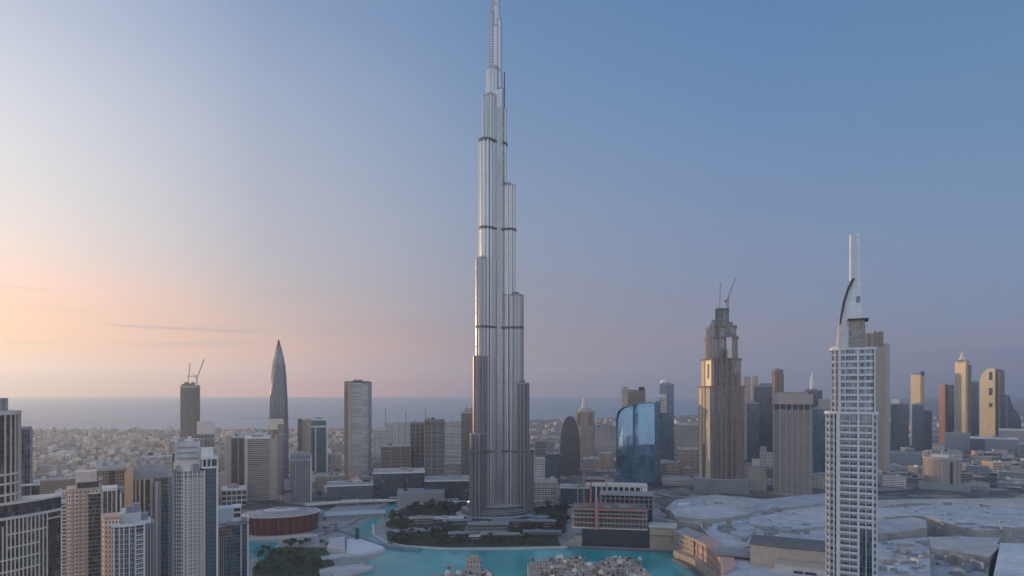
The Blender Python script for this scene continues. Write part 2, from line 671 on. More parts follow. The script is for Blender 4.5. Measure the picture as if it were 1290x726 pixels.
g = MB()
g.face([(x, y, -.6) for x, y in COAST] + [(-GX, GY1, -.6)])
structure('sea', g, water_material('sea_water', (.24, .29, .335), (.27, .32, .36), .4, .02, .3, .0006))

# sand spit out in the sea
g = MB()
sp_ = [gp(20, 532.2), (gp(95, 532.6)), gp(150, 531), gp(185, 529.2), gp(150, 529), gp(90, 530), gp(20, 529.6)]
g.prism(sp_, -.5, 1.2)
structure('sand_spit', g, plain('sand', (.52, .44, .35), .9))
g = MB()
g.prism([gp(300, 528), gp(430, 527), gp(430, 526.2), gp(300, 526.9)], -.5, 1.0)
structure('breakwater', g, M['concrete'])

lakem = water_material('lake_water', (.02, .25, .26), (.045, .37, .37), .14, .16, .6, .018)


def sheet(name, pts, z, mat, th=None):
    mb = MB()
    P = [gp(px, py) for px, py in pts]
    a = sum(P[i - 1][0] * P[i][1] - P[i][0] * P[i - 1][1] for i in range(len(P)))
    if a < 0:
        P.reverse()
    if th:
        mb.prism(P, 0, z)
    else:
        mb.face([(x, y, z) for x, y in P])
    return structure(name, mb, mat), P


PAVE = plain('plaza_paving', (.30, .295, .29), .75, var=.25, scale=.05)
PAVEPALE = plain('pale_paving', (.46, .455, .45), .7, var=.15, scale=.06)
ASPH = plain('asphalt', (.06, .06, .064), .85, var=.25, scale=.05)
SOIL = plain('planting_bed', (.05, .06, .04), .95, var=.4, scale=.06)
LAWN = plain('lawn_grass', (.055, .075, .032), .95, var=.35, scale=.05)

sheet('plaza', [(280, 800), (300, 676), (400, 650), (440, 629), (600, 626), (830, 640), (860, 690), (940, 740), (940, 800)], .004, PAVE)
_, LAKE = sheet('lake', [(440, 800), (452, 730), (462, 708), (486, 698), (470, 688), (446, 678), (434, 671), (462, 657), (478, 643), (497, 632.5), (512, 633),
                         (486, 648), (474, 660), (470, 674), (484, 684), (510, 689), (560, 692), (640, 692), (715, 690), (760, 692), (850, 696), (872, 706), (905, 728), (905, 800)], .03, lakem)
sheet('pool', [(312, 706), (313, 682), (352, 684), (342, 694), (331, 706)], .03, lakem)
sheet('lawn', [(318, 800), (318, 716), (331, 700), (352, 689), (408, 690), (418, 702), (424, 720), (400, 800)], .02, LAWN)


def rim(name, pts, h, w, mat):
    """a low quay wall along a line on the ground"""
    P = [Vector((*gp(px, py), 0)) for px, py in pts]
    mb = MB()
    n = len(P)
    L, Rr = [], []
    for i in range(n):
        d = (P[min(i + 1, n - 1)] - P[max(i - 1, 0)]).normalized()
        s = Vector((d.y, -d.x, 0)) * w / 2
        L.append(P[i] - s)
        Rr.append(P[i] + s)
    poly = [(p.x, p.y) for p in Rr] + [(p.x, p.y) for p in reversed(L)]
    a = sum(poly[i - 1][0] * poly[i][1] - poly[i][0] * poly[i - 1][1] for i in range(len(poly)))
    if a < 0:
        poly.reverse()
    mb.prism(poly, 0, h)
    o = mb.build(name, mat)
    return o


tag(rim('quay_wall', [(470, 662), (471, 675), (485, 684.5), (511, 689.6), (560, 692.6), (640, 692.6), (715, 690.6)], 2.2, 3, M['offwhite']), 'pale quay wall curving round the front of the park island', 'quay wall')
tag(rim('quay_wall', [(715, 690.6), (760, 692.6), (850, 696.6), (872, 706.6)], 2.0, 4, M['darkconc']), 'dark quay wall along the foot of the unfinished block and arcaded mall front', 'quay wall')
tag(rim('footbridge', [(424, 669), (440, 673), (456, 679), (476, 686.5), (500, 691.6), (530, 694)], 3.0, 5, M['bluegrey']), 'curved blue grey footbridge between the waterside plaza and the park island', 'footbridge')
tag(rim('footbridge', [(400, 676), (437, 662), (458, 650), (486, 636), (500, 631.5)], 2.4, 9, M['grey']), 'straight grey walkway running back beside the narrow channel', 'walkway')
# boulevard bridge behind the lake
t = thing('road_bridge', 'long pale road bridge crossing behind the park island', 'bridge', (*gp(500, 636), 0))
bx0, by0 = gp(500, 636)
mb = MB()
pts = [gp(p, q) for p, q in [(385, 641), (430, 637), (470, 635), (520, 635), (600, 638)]]
for (a, b) in zip(pts, pts[1:]):
    a, b = Vector((*a, 0)), Vector((*b, 0))
    d = (b - a).normalized()
    s = Vector((d.y, -d.x, 0)) * 7
    q = [a + s, b + s, b - s, a - s]
    mb.prism([(p.x - bx0, p.y - by0) for p in q], 5.2, 6.6, bottom=True)
mb.build('deck', PAVEPALE, t)
mb = MB()
for (a, b) in zip(pts, pts[1:]):
    a, b = Vector((*a, 0)), Vector((*b, 0))
    d = (b - a).normalized()
    s = Vector((d.y, -d.x, 0))
    for k in (6.6, -6.9):
        q = [a + s * k, b + s * k, b + s * (k + .3), a + s * (k + .3)]
        if k > 0:
            q = q[::1]
        mb.prism([(p.x - bx0, p.y - by0) for p in reversed(q)], 6.6, 7.6, bottom=True)
mb.build('parapet', M['white'], t)
for i in range(9):
    p = Vector((*pts[0], 0)).lerp(Vector((*pts[-1], 0)), (i + .5) / 9)
    k = min(range(4), key=lambda j: abs((pts[j][0] + pts[j + 1][0]) / 2 - p.x))
    a, b = pts[k], pts[k + 1]
    u = (p.x - a[0]) / (b[0] - a[0])
    y = a[1] + (b[1] - a[1]) * u
    MB().box(-1, 1, -5, 5, 0, 5.2).build('pier', M['concrete'], t, (p.x - bx0, y - by0, 0))


def road(name, pts, w, z=.012):
    P = [Vector((*gp(px, py), 0)) for px, py in pts]
    n = len(P)
    L, Rr = [], []
    for i in range(n):
        d = (P[min(i + 1, n - 1)] - P[max(i - 1, 0)]).normalized()
        s = Vector((d.y, -d.x, 0)) * w / 2
        L.append(P[i] - s)
        Rr.append(P[i] + s)
    mb = MB()
    mk = MB()
    for i in range(n - 1):
        mb.face([(*Rr[i].xy, z), (*Rr[i + 1].xy, z), (*L[i + 1].xy, z), (*L[i].xy, z)])
        d = (P[i + 1] - P[i])
        l = d.length
        d.normalize()
        s = Vector((d.y, -d.x, 0))
        for k in (-w / 6, w / 6):
            for j in range(int(l / 12)):
                a = P[i] + d * (j * 12) + s * k
                b = a + d * 5
                mk.face([(*(a + s * .2).xy, z + .006), (*(b + s * .2).xy, z + .006), (*(b - s * .2).xy, z + .006), (*(a - s * .2).xy, z + .006)])
    structure(name, mb, ASPH)
    structure(name + '_markings', mk, M['white'])


road('road', [(1100, 607), (1140, 604), (1180, 592), (1240, 584), (1330, 580)], 34)
road('road', [(1095, 622), (1150, 618), (1200, 612), (1290, 600), (1400, 592)], 30)
road('road', [(1105, 590), (1150, 598), (1185, 606), (1290, 618), (1400, 622)], 22, .018)
road('road', [(385, 646), (300, 648), (200, 655), (60, 640), (-200, 610)], 26)
road('road', [(30, 566), (120, 585), (190, 600), (300, 628), (400, 642)], 30)
road('road', [(660, 636), (760, 622), (860, 612), (960, 596), (1100, 570)], 26)

# ------------------------------------------------------------------ the tallest tower
BX, BY = wx(624.5, 1000), 1000.0
burj = thing('skyscraper', 'slender silver supertall tower with stepped setbacks and needle spire, by the lake', 'skyscraper', (BX, BY, 0))
SKIN = facade('silver_cladding', (.56, .57, .59), (.30, .32, .36), 4.0, 1.9, .6, .82, wall_r=.28, glass_r=.16, glass_m=.8, wall_m=.75, var=.12, blinds=0)
SKIN2 = facade('grey_cladding_glass', (.39, .40, .42), (.22, .24, .27), 4.0, 1.9, .62, .82, wall_r=.28, glass_r=.16, glass_m=.8, wall_m=.72, var=.12, blinds=0)
SKIN3 = facade('darkened_cladding', (.225, .22, .23), (.125, .13, .15), 4.0, 1.9, .62, .8, wall_r=.36, glass_r=.2, glass_m=.65, wall_m=.5, var=.15, blinds=0)  # cladding copy with the low tiers' haze and dim reflections put into its colour
LOUVRE = facade('louvred_band', (.16, .16, .17), (.05, .05, .055), 1.1, 6.0, .96, .5, wall_r=.4, glass_r=.5, wall_m=.5, glass_m=.2, blinds=0)


def wing_outline(L, r, ang, amp=1.6, lobe=7.4):
    """plan of one wing: straight sides with shallow scallops and a round nose"""
    pts = []
    step = 1.03
    straight = max(L, 1)
    total = 2 * straight + math.pi * r
    n = int(total / step)
    for i in range(n + 1):
        s = total * i / n
        if s < straight:
            p, nn = (s, -r), (0, -1)
        elif s < straight + math.pi * r:
            t = (s - straight) / r - math.pi / 2
            p, nn = (straight + r * math.cos(t), r * math.sin(t)), (math.cos(t), math.sin(t))
        else:
            p, nn = (straight - (s - straight - math.pi * r), r), (0, 1)
        b = amp * abs(math.sin(math.pi * s / lobe))
        x, y = p[0] + nn[0] * b, p[1] + nn[1] * b
        pts.append((x, y))
    c, s_ = math.cos(ang), math.sin(ang)
    return [(x * c - y * s_, x * s_ + y * c) for x, y in pts]


WINGS = [   # heading (degrees from +x, counter-clockwise), [(length, nose radius, top)]
    (-135 + 4, [(44, 8.6, 134), (36, 8.8, 252), (30.5, 9.0, 402), (23, 9.4, 585), (15.5, 8.6, 657), (8, 7.5, 702)]),
    (-15, [(52, 7.5, 104), (44.5, 7.8, 211), (34.5, 8.0, 348), (23, 8.0, 519), (9, 7.6, 640)]),
    (105, [(46, 8.6, 180), (38, 8.8, 310), (28, 9.0, 470), (20, 9.2, 610), (9, 8.0, 675)]),
]
BANDS = [(104, 7), (296, 6), (449, 6), (584, 7)]
FINLOW = UNIT.mesh('fin', plain('darkened_fin', (.235, .235, .245), .4, metal=.5))  # fin steel copy, the darker look of the hazy base put into its colour
FINTOP = UNIT.mesh('fin', plain('brightened_fin', (.52, .535, .56), .34, metal=.8))  # fin steel copy, the brighter light of the upper tiers put into its colour
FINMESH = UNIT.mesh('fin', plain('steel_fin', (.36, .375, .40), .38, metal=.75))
for ang, tiers in WINGS:
    for k, (L, r, top) in enumerate(tiers):
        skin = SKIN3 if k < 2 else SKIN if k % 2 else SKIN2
        poly = wing_outline(L, r, R(ang))
        tier = MB().prism(poly, 0, top).build('wing_tier', skin, burj)
        n_f = 0
        for j in range(1, len(poly) - 1, 5):
            p, q0, q1 = Vector(poly[j]), Vector(poly[j - 1]), Vector(poly[j + 1])
            d = (q1 - q0).normalized()
            nn = Vector((d.y, -d.x))
            if p.length < 13:
                continue
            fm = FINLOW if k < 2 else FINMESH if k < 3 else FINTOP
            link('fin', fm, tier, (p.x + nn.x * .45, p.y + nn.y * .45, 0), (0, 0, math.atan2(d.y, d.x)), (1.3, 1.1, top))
        cap = MB().prism(offset(scale_poly(poly, 1.0), .3), top - 1.3, top + 1.2, bottom=True)
        cap.build('parapet_cap', M['grey'], tier)
        # lower stepped nose just under the setback, as the real wings step in threes
        inner = wing_outline(max(L - 5, 1), r - 1.6, R(ang))
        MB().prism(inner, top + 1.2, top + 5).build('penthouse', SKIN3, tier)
    for z, h in BANDS:
        live = [t for t in tiers if t[2] >= z]
        if live:
            L, r, top = live[0]
            MB().prism(offset(wing_outline(L, r, R(ang), .3), 2.3), z + .02 * ang / 100, z + h * .55, bottom=True).build('mechanical_band', LOUVRE, burj)
core = [(math.cos(R(60 * k + 15)) * 16.5, math.sin(R(60 * k + 15)) * 16.5) for k in range(6)]
core_p = []
for i in range(6):
    a, b = core[i], core[(i + 1) % 6]
    for j in range(6):
        t = j / 6
        x, y = a[0] + (b[0] - a[0]) * t, a[1] + (b[1] - a[1]) * t
        k = 1 + .06 * math.sin(math.pi * t)
        core_p.append((x * k, y * k))
MB().prism(core_p, 0, 640).build('core', SKIN2, burj)
MB().prism(scale_poly(core_p, .86, (0, 0)), 640, 668).build('upper_core', SKIN, burj)
for k, (dx, dy, r, z0, z1, top) in enumerate([(-8.0, -2.2, 5.6, 640, 672, .98), (7.2, -2.4, 6.6, 640, 672, .97), (-6.8, -1.8, 4.4, 660, 794, .92), (-.4, -2.6, 4.8, 660, 772, .94), (5.4, -.6, 4.6, 660, 783, .9), (-3.6, .6, 4.4, 760, 826, .86), (2.6, 1.0, 4.2, 740, 832, .84), (0, 2.6, 6.5, 660, 806, .9)]):
    base = ellipse(dx, dy, r, r, 18)
    o = MB().prism(base, z0, z1, top=scale_poly(base, top)).build('spire_tier', (SKIN, M['steel'], SKIN2)[k % 3], burj)
    MB().prism(scale_poly(base, top * 1.06), z1 - .8, z1 + .8, bottom=True).build('tier_rim', M['grey'], o)
sp = MB()
sp.lathe([(4.6, 790), (3.6, 822), (2.4, 826), (1.8, 840), (0, 857)], 0, 1.5, 18)
sp.build('spire', M['steel'], burj)
MB().tube((13.6, -2, 640), (13.6, -2, 700), 1.2, .9, 8).build('mast', M['dark'], burj)
pod = MB()
pod.prism(ellipse(0, -8, 62, 46, 40), 0, 9).prism(ellipse(0, -4, 54, 40, 40), 9, 16).prism(ellipse(2, -2, 47, 36, 40), 16, 23)
pod.build('podium', facade('podium_glass', (.17, .18, .20), (.10, .12, .15), 4.5, 3, .8, .6), burj)
for x, y, w, d, h, rz in [(-55, -62, 40, 12, 8, .2), (20, -72, 46, 14, 10, 0), (62, -52, 34, 16, 12, -.5)]:
    o = MB().box(-w / 2, w / 2, -d / 2, d / 2, 0, h).build('annex', facade('annex_wall', (.22, .23, .25), (.09, .11, .13), 4, 3, .8, .6), burj, (x, y, 0), rz)
    MB().box(-w / 2 - 1.5, w / 2 + 1.5, -d / 2 - 1.5, d / 2 + 1.5, h, h + .8).build('canopy', M['bluegrey'], o)

# ------------------------------------------------------------------ facade kinds
F_BEIGE = facade('beige_grid_wall', (0.46, 0.40, 0.34), (.14, .15, .165), 3.5, 2.2, .5, .5)
F_PINK = facade('pink_balcony_wall', (0.61, 0.43, 0.33), (.13, .12, .13), 3.5, 3.4, .55, .5)
F_STRIPE = facade('striped_beige_wall', (.38, .33, .30), (.16, .165, .18), 3.4, 40, .97, .42)
F_GREYV = facade('grey_ribbed_wall', (.30, .30, .31), (.13, .145, .17), 60, 2.0, .5, .96)
F_GREY = facade('grey_grid_wall', (.29, .29, .30), (.12, .14, .165), 3.6, 2.4, .6, .6)
F_BROWN = facade('brown_grid_wall', (.22, .17, .145), (.10, .10, .11), 3.5, 2.6, .6, .55)
F_WHITE = facade('white_banded_wall', (0.67, 0.61, 0.56), (.12, .13, .15), 3.6, 5.0, .8, .5)
F_CONC = facade('open_concrete_frame', (.24, .215, .195), (.055, .055, .06), 3.8, 4.2, .78, .7, glass_r=.8, glass_m=0, blinds=0)
F_SLATE = facade('slate_glass_wall', (.12, .135, .16), (.11, .14, .18), 3.8, 1.8, .8, .8)
F_GOLD = facade('sandstone_grid_wall', (.60, .49, .32), (.17, .15, .12), 3.6, 2.6, .5, .6)
F_RED = facade('red_grid_wall', (.42, .21, .16), (.13, .09, .08), 3.6, 2.6, .5, .6)

# ------------------------------------------------------------------ near tower with twin spires
T = Tower('spired_hotel_tower', 'white banded tower with a curved sail crown and two white needle spires', 'skyscraper', 1072, 400)
L = T.lx
w0, w1 = L(1040), L(1105)
HW = plain('hotel_white', (.55, .575, .61), .55)
HP = plain('hotel_pale_pink', (.52, .50, .51), .6)
lo = [(w0, 4), (w0 + 2, 2.4), (L(1056), .6), (L(1056), 0), (L(1098), 0), (w1, 2.6), (w1, 24), (w0, 24)]
zl = T.z(521)
F_NEAR = facade('hotel_glazing', (.42, .45, .49), (.17, .20, .245), 4.2, 1.7, .84, .66, glass_m=.5, seed=3)
T.part('lower_shaft', MB().prism(lo, 0, zl), F_NEAR)
up = [(L(1046.5), 5), (L(1049), 3), (L(1058), 1.4), (L(1058), .9), (L(1098), .9), (L(1103), 3), (L(1103), 22), (L(1046.5), 22)]
zu = T.z(440)
T.part('upper_shaft', MB().prism(up, zl, zu), F_NEAR)
z0 = zl - 4.2 * 26
bays = [(1058.5, 1080.2, 1.15), (1082.6, 1092.6, .8), (1094.4, 1103.6, .8)]
for nme, a_, b_, dep in (('balcony_slab', 1058.5, 1080.2, 1.5), ('bay_balcony', 1082.6, 1099.5, 1.1)):
    xa_, xb_ = L(a_), L(b_)
    m1 = MB().prism(rect(xa_, xb_, -dep, 1.0), 0, .38, bottom=True).prism(rect(xa_, xb_, -dep, -dep + .12), .38, 1.35, bottom=True).mesh(nme, HW)
    m2 = MB().prism(rect(xa_, xb_, -dep + .6, 1.6), 0, .38, bottom=True).prism(rect(xa_, xb_, -dep + .6, -dep + .72), .38, 1.3, bottom=True).mesh(nme, HW)
    for i in range(25):
        # the right hand bay is glazed flush low down, its balconies begin higher up
        if nme == 'bay_balcony' and i < 9:
            continue
        link(nme, m1, T.e, (0, 0, z0 + i * 4.2))
    for i in range(9):
        link(nme, m2, T.e, (0, 0, zl + 2.6 + i * 4.2))
T.part('curtain_glazing', MB().prism([(L(1082.6), -.5), (L(1099), -.5), (L(1099), 1), (L(1082.6), 1)], 0, z0 + 9 * 4.2 - 1), M['glassblue'])
sm = MB().prism([(w0 - .35, 4), (w0 + 1.9, 2.0), (L(1051), .9), (L(1051), 3), (w0 - .35, 7)], 0, .75, bottom=True).mesh('side_balcony', HP)
for i in range(26):
    link('side_balcony', sm, T.e, (0, 0, z0 + i * 4.2))
rm = MB().prism([(L(1099.5), -.1), (w1 + .3, 2.4), (w1 + .3, 20), (L(1099.5), 3)], 0, .6, bottom=True).mesh('corner_balcony', HW)
for i in range(26):
    link('corner_balcony', rm, T.e, (0, 0, z0 + i * 4.2))
for z_, p_ in ((zl, lo), (zu, up)):
    T.part('cornice', MB().prism(offset(p_, .9), z_ - .5, z_ + 1.1, bottom=True), HW)
T.part('parapet_frame', MB().prism(offset(up, .3), zu - 8.6, zu - 7.8, bottom=True), HW)


def post(T, px, d, z0, z1, w, dep, mat, name='pilaster', yoff=0):
    x = T.lx(px)
    return T.part(name, MB().box(x - w / 2, x + w / 2, d - dep / 2, d + dep / 2, z0, z1), mat)


for px, d, w, mt in [(1040.6, 4.0, .8, HW), (1045, 2.2, .7, HP), (1050.4, .8, .9, HP), (1056, -.5, 2.1, HW), (1070, -1.2, .35, HW), (1081.4, -.7, 1.2, HW), (1091, -.5, .4, HW), (1099.4, -.4, .8, HW), (1104.6, 2.8, .8, HW)]:
    post(T, px, d, 0, zl, w, 2.2, mt)
for px, d, w, mt in [(1047.2, 4.2, .8, HP), (1052.5, 2.2, .8, HP), (1057.6, .5, 1.5, HW), (1065, .2, .4, HW), (1081, .3, 1.1, HW), (1090, .4, .5, HW), (1102, 2.2, .9, HW)]:
    post(T, px, d, zl, zu, w, 1.9, mt)
T.part('pink_wing', MB().prism([(L(1047), 4.6), (L(1050), 2.4), (L(1056), 1.2), (L(1056), 3), (L(1047), 8)], zu, T.z(436)), HP)
PINKW = plain('pale_pink_render', (.62, .52, .48), .6)
# sail crown: two thick curved leaves
sail = [(1085, 439), (1085, 350), (1076, 350), (1069, 362), (1063, 380), (1059, 400), (1056.5, 420), (1055, 439)]


def upright(T, pts, y0, y1, mat_i=0):
    """an outline standing across the view, given its thickness from y0 to y1"""
    mb = MB()
    P = [(T.lx(px), T.z(py)) for px, py in pts]
    a = sum(P[i - 1][0] * P[i][1] - P[i][0] * P[i - 1][1] for i in range(len(P)))
    if a < 0:
        P.reverse()
    mb.face([(x, y0, z) for x, z in P], mat_i, [(x, z) for x, z in P])
    mb.face([(x, y1, z) for x, z in reversed(P)], mat_i, [(x, z) for x, z in reversed(P)])
    n = len(P)
    for i in range(n):
        p, q = P[i], P[(i + 1) % n]
        mb.face([(p[0], y0, p[1]), (p[0], y1, p[1]), (q[0], y1, q[1]), (q[0], y0, q[1])], mat_i, [(y0, p[1]), (y1, p[1]), (y1, q[1]), (y0, q[1])])
    return mb


SAILM = facade('sail_cladding', (.62, .66, .72), (.57, .61, .67), 2.4, 3.2, .94, .94, wall_r=.5, glass_r=.35, glass_m=.15, var=.06, blinds=0)
s_ = T.part('crown_sail', upright(T, sail, 4, 12), SAILM)
edge = [(1077, 350), (1070.5, 362), (1064.6, 380), (1060.4, 400), (1059.2, 408), (1057.4, 408), (1058, 400), (1061.6, 379.5), (1067.4, 361.5), (1074, 350)]
T.part('sail_edge', upright(T, edge, 2.6, 13), M['dark'], parent=s_)
T.part('sail_foot', MB().prism([(L(1052.6), 5), (L(1054), 3), (L(1058), 3), (L(1058), 12), (L(1052.6), 12)], T.z(441), T.z(404), top=[(L(1056.6), 5), (L(1057), 3), (L(1060.5), 3), (L(1060.5), 12), (L(1056.6), 12)]), PINKW, parent=s_)
T.part('sail_window', MB().box(L(1078.5), L(1084), 3.8, 5, T.z(381), T.z(373)), M['bluegrey'], parent=s_)
lip = [(1076, 351), (1080, 351), (1073, 372), (1067, 395), (1063.5, 420), (1062, 438), (1060.6, 438), (1062, 420), (1065, 395), (1071.5, 371)]
T.part('sail_rib', upright(T, lip, 3.4, 4.4), M['white'], parent=s_)
T.part('crown_block', MB().box(L(1069), L(1090), 1.5, 16, zu + 1.5, T.z(403)), facade('bronze_louvre', (.30, .285, .27), (.23, .215, .205), 1.2, 2.0, .9, .55, glass_r=.5, glass_m=.2))
T.part('block_roof', MB().box(L(1068), L(1094.5), .2, 18, T.z(403.2), T.z(401.4)), M['dark'])
for px, tp in ((1072, 293), (1081.5, 292)):
    x = L(px)
    T.part('spire', MB().tube((x, 8, T.z(352)), (x, 8, T.z(tp)), .95, .8, 10), M['white'])

# ------------------------------------------------------------------ beige slab behind the spired tower
T = Tower('apartment_tower', 'plain beige slab tower with notched top, behind the twin spired tower', 'tower', 1106, 1500)
L = T.lx
T.part('shaft', MB().prism([(L(1088), 0), (L(1113), 0), (L(1113), 40), (L(1088), 40)], 0, T.z(419)), facade('beige_slab_wall', (.33, .295, .275), (.25, .225, .21), 3.6, 3, .5, .5, glass_r=.5, glass_m=.1))
T.part('side_slab', MB().prism([(L(1113), 3), (L(1121), 4), (L(1121), 40), (L(1113), 40)], 0, T.z(433)), M['tan'])
for a, b, tp in ((1093, 1097, 421), (1101, 1104, 417), (1106, 1112, 418)):
    T.part('roof_fin', MB().box(L(a), L(b), -1.5, 30, T.z(436), T.z(tp)), M['brown'])
T.part('podium', MB().box(L(1080), L(1128), -10, 60, 0, 14), M['grey'])

# ------------------------------------------------------------------ tall stepped tower right of centre
T = Tower('stepped_tower', 'tall sandstone tower with stepped crown and roof cranes, sunlit on its left', 'skyscraper', 908, 1250)
L = T.lx
F_BLV = facade('sandstone_ribs', (.34, .285, .235), (.13, .135, .15), 3.7, 2.6, .52, .72, glass_m=.6, seed=5)
F_BLVG = facade('sandstone_glass', (.27, .235, .20), (.13, .145, .165), 3.7, 1.9, .76, .76, glass_m=.6, seed=6)
tiers = [  # px left, px right, top row, depth of the front
    (879, 938, 487, 0, F_BLVG), (883, 934, 452, 4, F_BLV), (887, 930, 424, 8, F_BLV), (890, 928, 410, 12, F_BLV)]
for a, b, tp, d, mt in tiers:
    xa, xb = L(a), L(b)
    w = xb - xa
    P = [(xa, d + 27), (xa + .10 * w, d + 15), (xa + .28 * w, d + 1), (xa + .44 * w, d + 3), (xa + .44 * w, d), (xa + .60 * w, d), (xa + .60 * w, d + 4), (xb - .14 * w, d + 5), (xb, d + 14), (xb, d + 62 - 2 * d), (xa, d + 62 - 2 * d)]
    o = T.part('shaft_tier', MB().prism(P, 0, T.z(tp)), mt)
    T.part('tier_cornice', MB().prism(offset(P, 1.6), T.z(tp) - 2.6, T.z(tp) + 1.2, bottom=True), M['brown'], parent=o)
for px, d, tp, w, mt in [(903, 1.5, 452, 3.2, M['brown']), (909, -1, 440, 4.2, M['brown']), (915, .5, 440, 4, M['brown']), (922, 4, 452, 4, M['brown']), (929, 5.0, 470, 4, M['brown']), (933, 9, 487, 4, M['brown'])]:
    T.part('pilaster', MB().box(L(px) - w / 2, L(px) + w / 2, d - 2, d + 8, 0, T.z(tp)), mt)
GOLDP = plain('sunlit_gold_panel', (.70, .57, .38), .45)  # low sun on the left facet put into the panel colour
SANDP = plain('sunlit_sandstone', (.52, .42, .30), .7)  # sandstone with the facet's sunlight put into its colour


def on_facet(k, t0, t1, r0, r1, out, mat, name):
    """a panel lying on the left front facet of tier k, from t0 to t1 along it"""
    a, b, tp, d, _m = tiers[k]
    xa, w = L(a), L(b) - L(a)
    A, B = Vector((xa + .10 * w, d + 15)), Vector((xa + .28 * w, d + 1))
    if name == 'corner_panel':
        A, B = Vector((xa, d + 27)), Vector((xa + .10 * w, d + 15))
    dd = (B - A).normalized()
    nn = Vector((dd.y, -dd.x))
    p, q = A.lerp(B, t0), A.lerp(B, t1)
    poly = [p + nn * out, q + nn * out, q - nn, p - nn]
    T.part(name, MB().prism([(v.x, v.y) for v in poly], T.z(r1), T.z(r0), bottom=True), mat)


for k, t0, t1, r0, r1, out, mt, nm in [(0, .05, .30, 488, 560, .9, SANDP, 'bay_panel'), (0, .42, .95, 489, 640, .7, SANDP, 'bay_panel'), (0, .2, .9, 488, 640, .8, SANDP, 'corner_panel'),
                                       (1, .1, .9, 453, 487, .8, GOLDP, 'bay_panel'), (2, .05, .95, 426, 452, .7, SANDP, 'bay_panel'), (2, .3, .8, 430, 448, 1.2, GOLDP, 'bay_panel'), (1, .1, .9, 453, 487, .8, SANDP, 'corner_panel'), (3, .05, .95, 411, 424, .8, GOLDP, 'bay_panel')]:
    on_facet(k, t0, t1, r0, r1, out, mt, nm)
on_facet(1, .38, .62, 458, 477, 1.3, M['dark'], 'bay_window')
for a, b, tp, d, mt in [(889, 896, 413, 16, M['tan']), (894, 900, 408, 14, F_BLV), (896, 902, 402, 18, F_BLV), (902, 918, 389, 20, F_BLVG), (918, 923.5, 405, 20, F_BLVG), (915, 922, 425, 14, M['steel']), (924, 928, 422, 24, M['darkconc'])]:
    T.part('crown_block', MB().box(L(a), L(b), d - 6, d + 24, T.z(452), T.z(tp)), mt)
for px, d in ((901.6, 12), (904.6, 13), (909, 13.5), (917.8, 13)):
    T.part('crown_rib', MB().box(L(px) - 1, L(px) + 1, d - 1, d + 6, T.z(436), T.z(388.4)), M['darkconc'])
T.part('crown_cap', MB().box(L(901), L(918.8), 11.5, 46, T.z(389.5), T.z(387.4)), M['darkconc'])
T.part('podium', MB().box(L(874), L(944), -8, 70, 0, 26), F_GREY)
top = T.z(388)
for px, tp, tilt, lab in [(906.5, 353, 1.5, 'thin upright crane on the left of the sandstone tower roof'), (917.5, 370, 2, 'shorter roof mast between two cranes on the sandstone tower'), (916, 349, 16, 'long leaning crane jib on the right of the sandstone tower roof')]:
    e = thing('tower_crane', lab, 'crane', T.e.matrix_world @ Vector((0, 0, 0)))
    e.location = (T.x, T.Y, 0)
    e.rotation_euler = T.e.rotation_euler
    x = L(px)
    if tilt > 10:
        MB().truss((x, 24, top - 1), (x, 24, T.z(376)), 1.6, 6, r=.32).build('mast', M['crane'], e)
        MB().truss((x, 24, T.z(377)), (L(927), 24, T.z(tp)), 1.3, 14, r=.28).build('jib', M['crane'], e)
        MB().box(x - 4.5, x - 1, 22.5, 25.5, T.z(379), T.z(377)).build('counterweight', M['dark'], e)
    else:
        MB().truss((x, 26, top - 1), (x + tilt, 26, T.z(tp)), 1.2, 12, r=.28).build('mast', M['crane'], e)
        MB().box(x - 1.2, x + 1.2, 24.8, 27.2, top - 1, top + 2).build('base', M['dark'], e)

# ------------------------------------------------------------------ broad brown block right of the stepped tower
T = Tower('office_block', 'broad brown office block with dark slot windows under its roof band', 'office block', 997, 1230)
L = T.lx
P = [(L(973), 3), (L(980), 0), (L(1020), 0), (L(1024), 6), (L(1024), 50), (L(973), 50)]
T.part('shaft', MB().prism(P, 0, T.z(515)), facade('brown_stripe_wall', (.27, .235, .225), (.17, .155, .15), 3.4, 2.6, .7, .42, glass_r=.3, glass_m=.2))
T.part('window_band', MB().prism(offset(P, -1.2), T.z(515), T.z(509.5)), M['dark'])
o = T.part('roof_band', MB().prism(offset(P, .8), T.z(509.5), T.z(496.5), bottom=True), M['tan'])
T.part('roof_block', MB().box(L(978), L(1018), 12, 44, T.z(496.5), T.z(494)), M['concrete'], parent=o)
for i in range(7):
    x = L(975 + i * 7.6)
    T.part('pilaster', MB().box(x - .8, x + .8, -1.0, 3, 0, T.z(498)), M['tan'])
for i in range(6):
    x = L(979 + i * 7.6)
    T.part('window', MB().box(x - 3.8, x + 3.8, -.5, 1.5, T.z(516), T.z(510)), M['dark'])

# ------------------------------------------------------------------ the cluster between the stepped tower and the spired tower
CL = 'hazy towers behind the stepped tower'


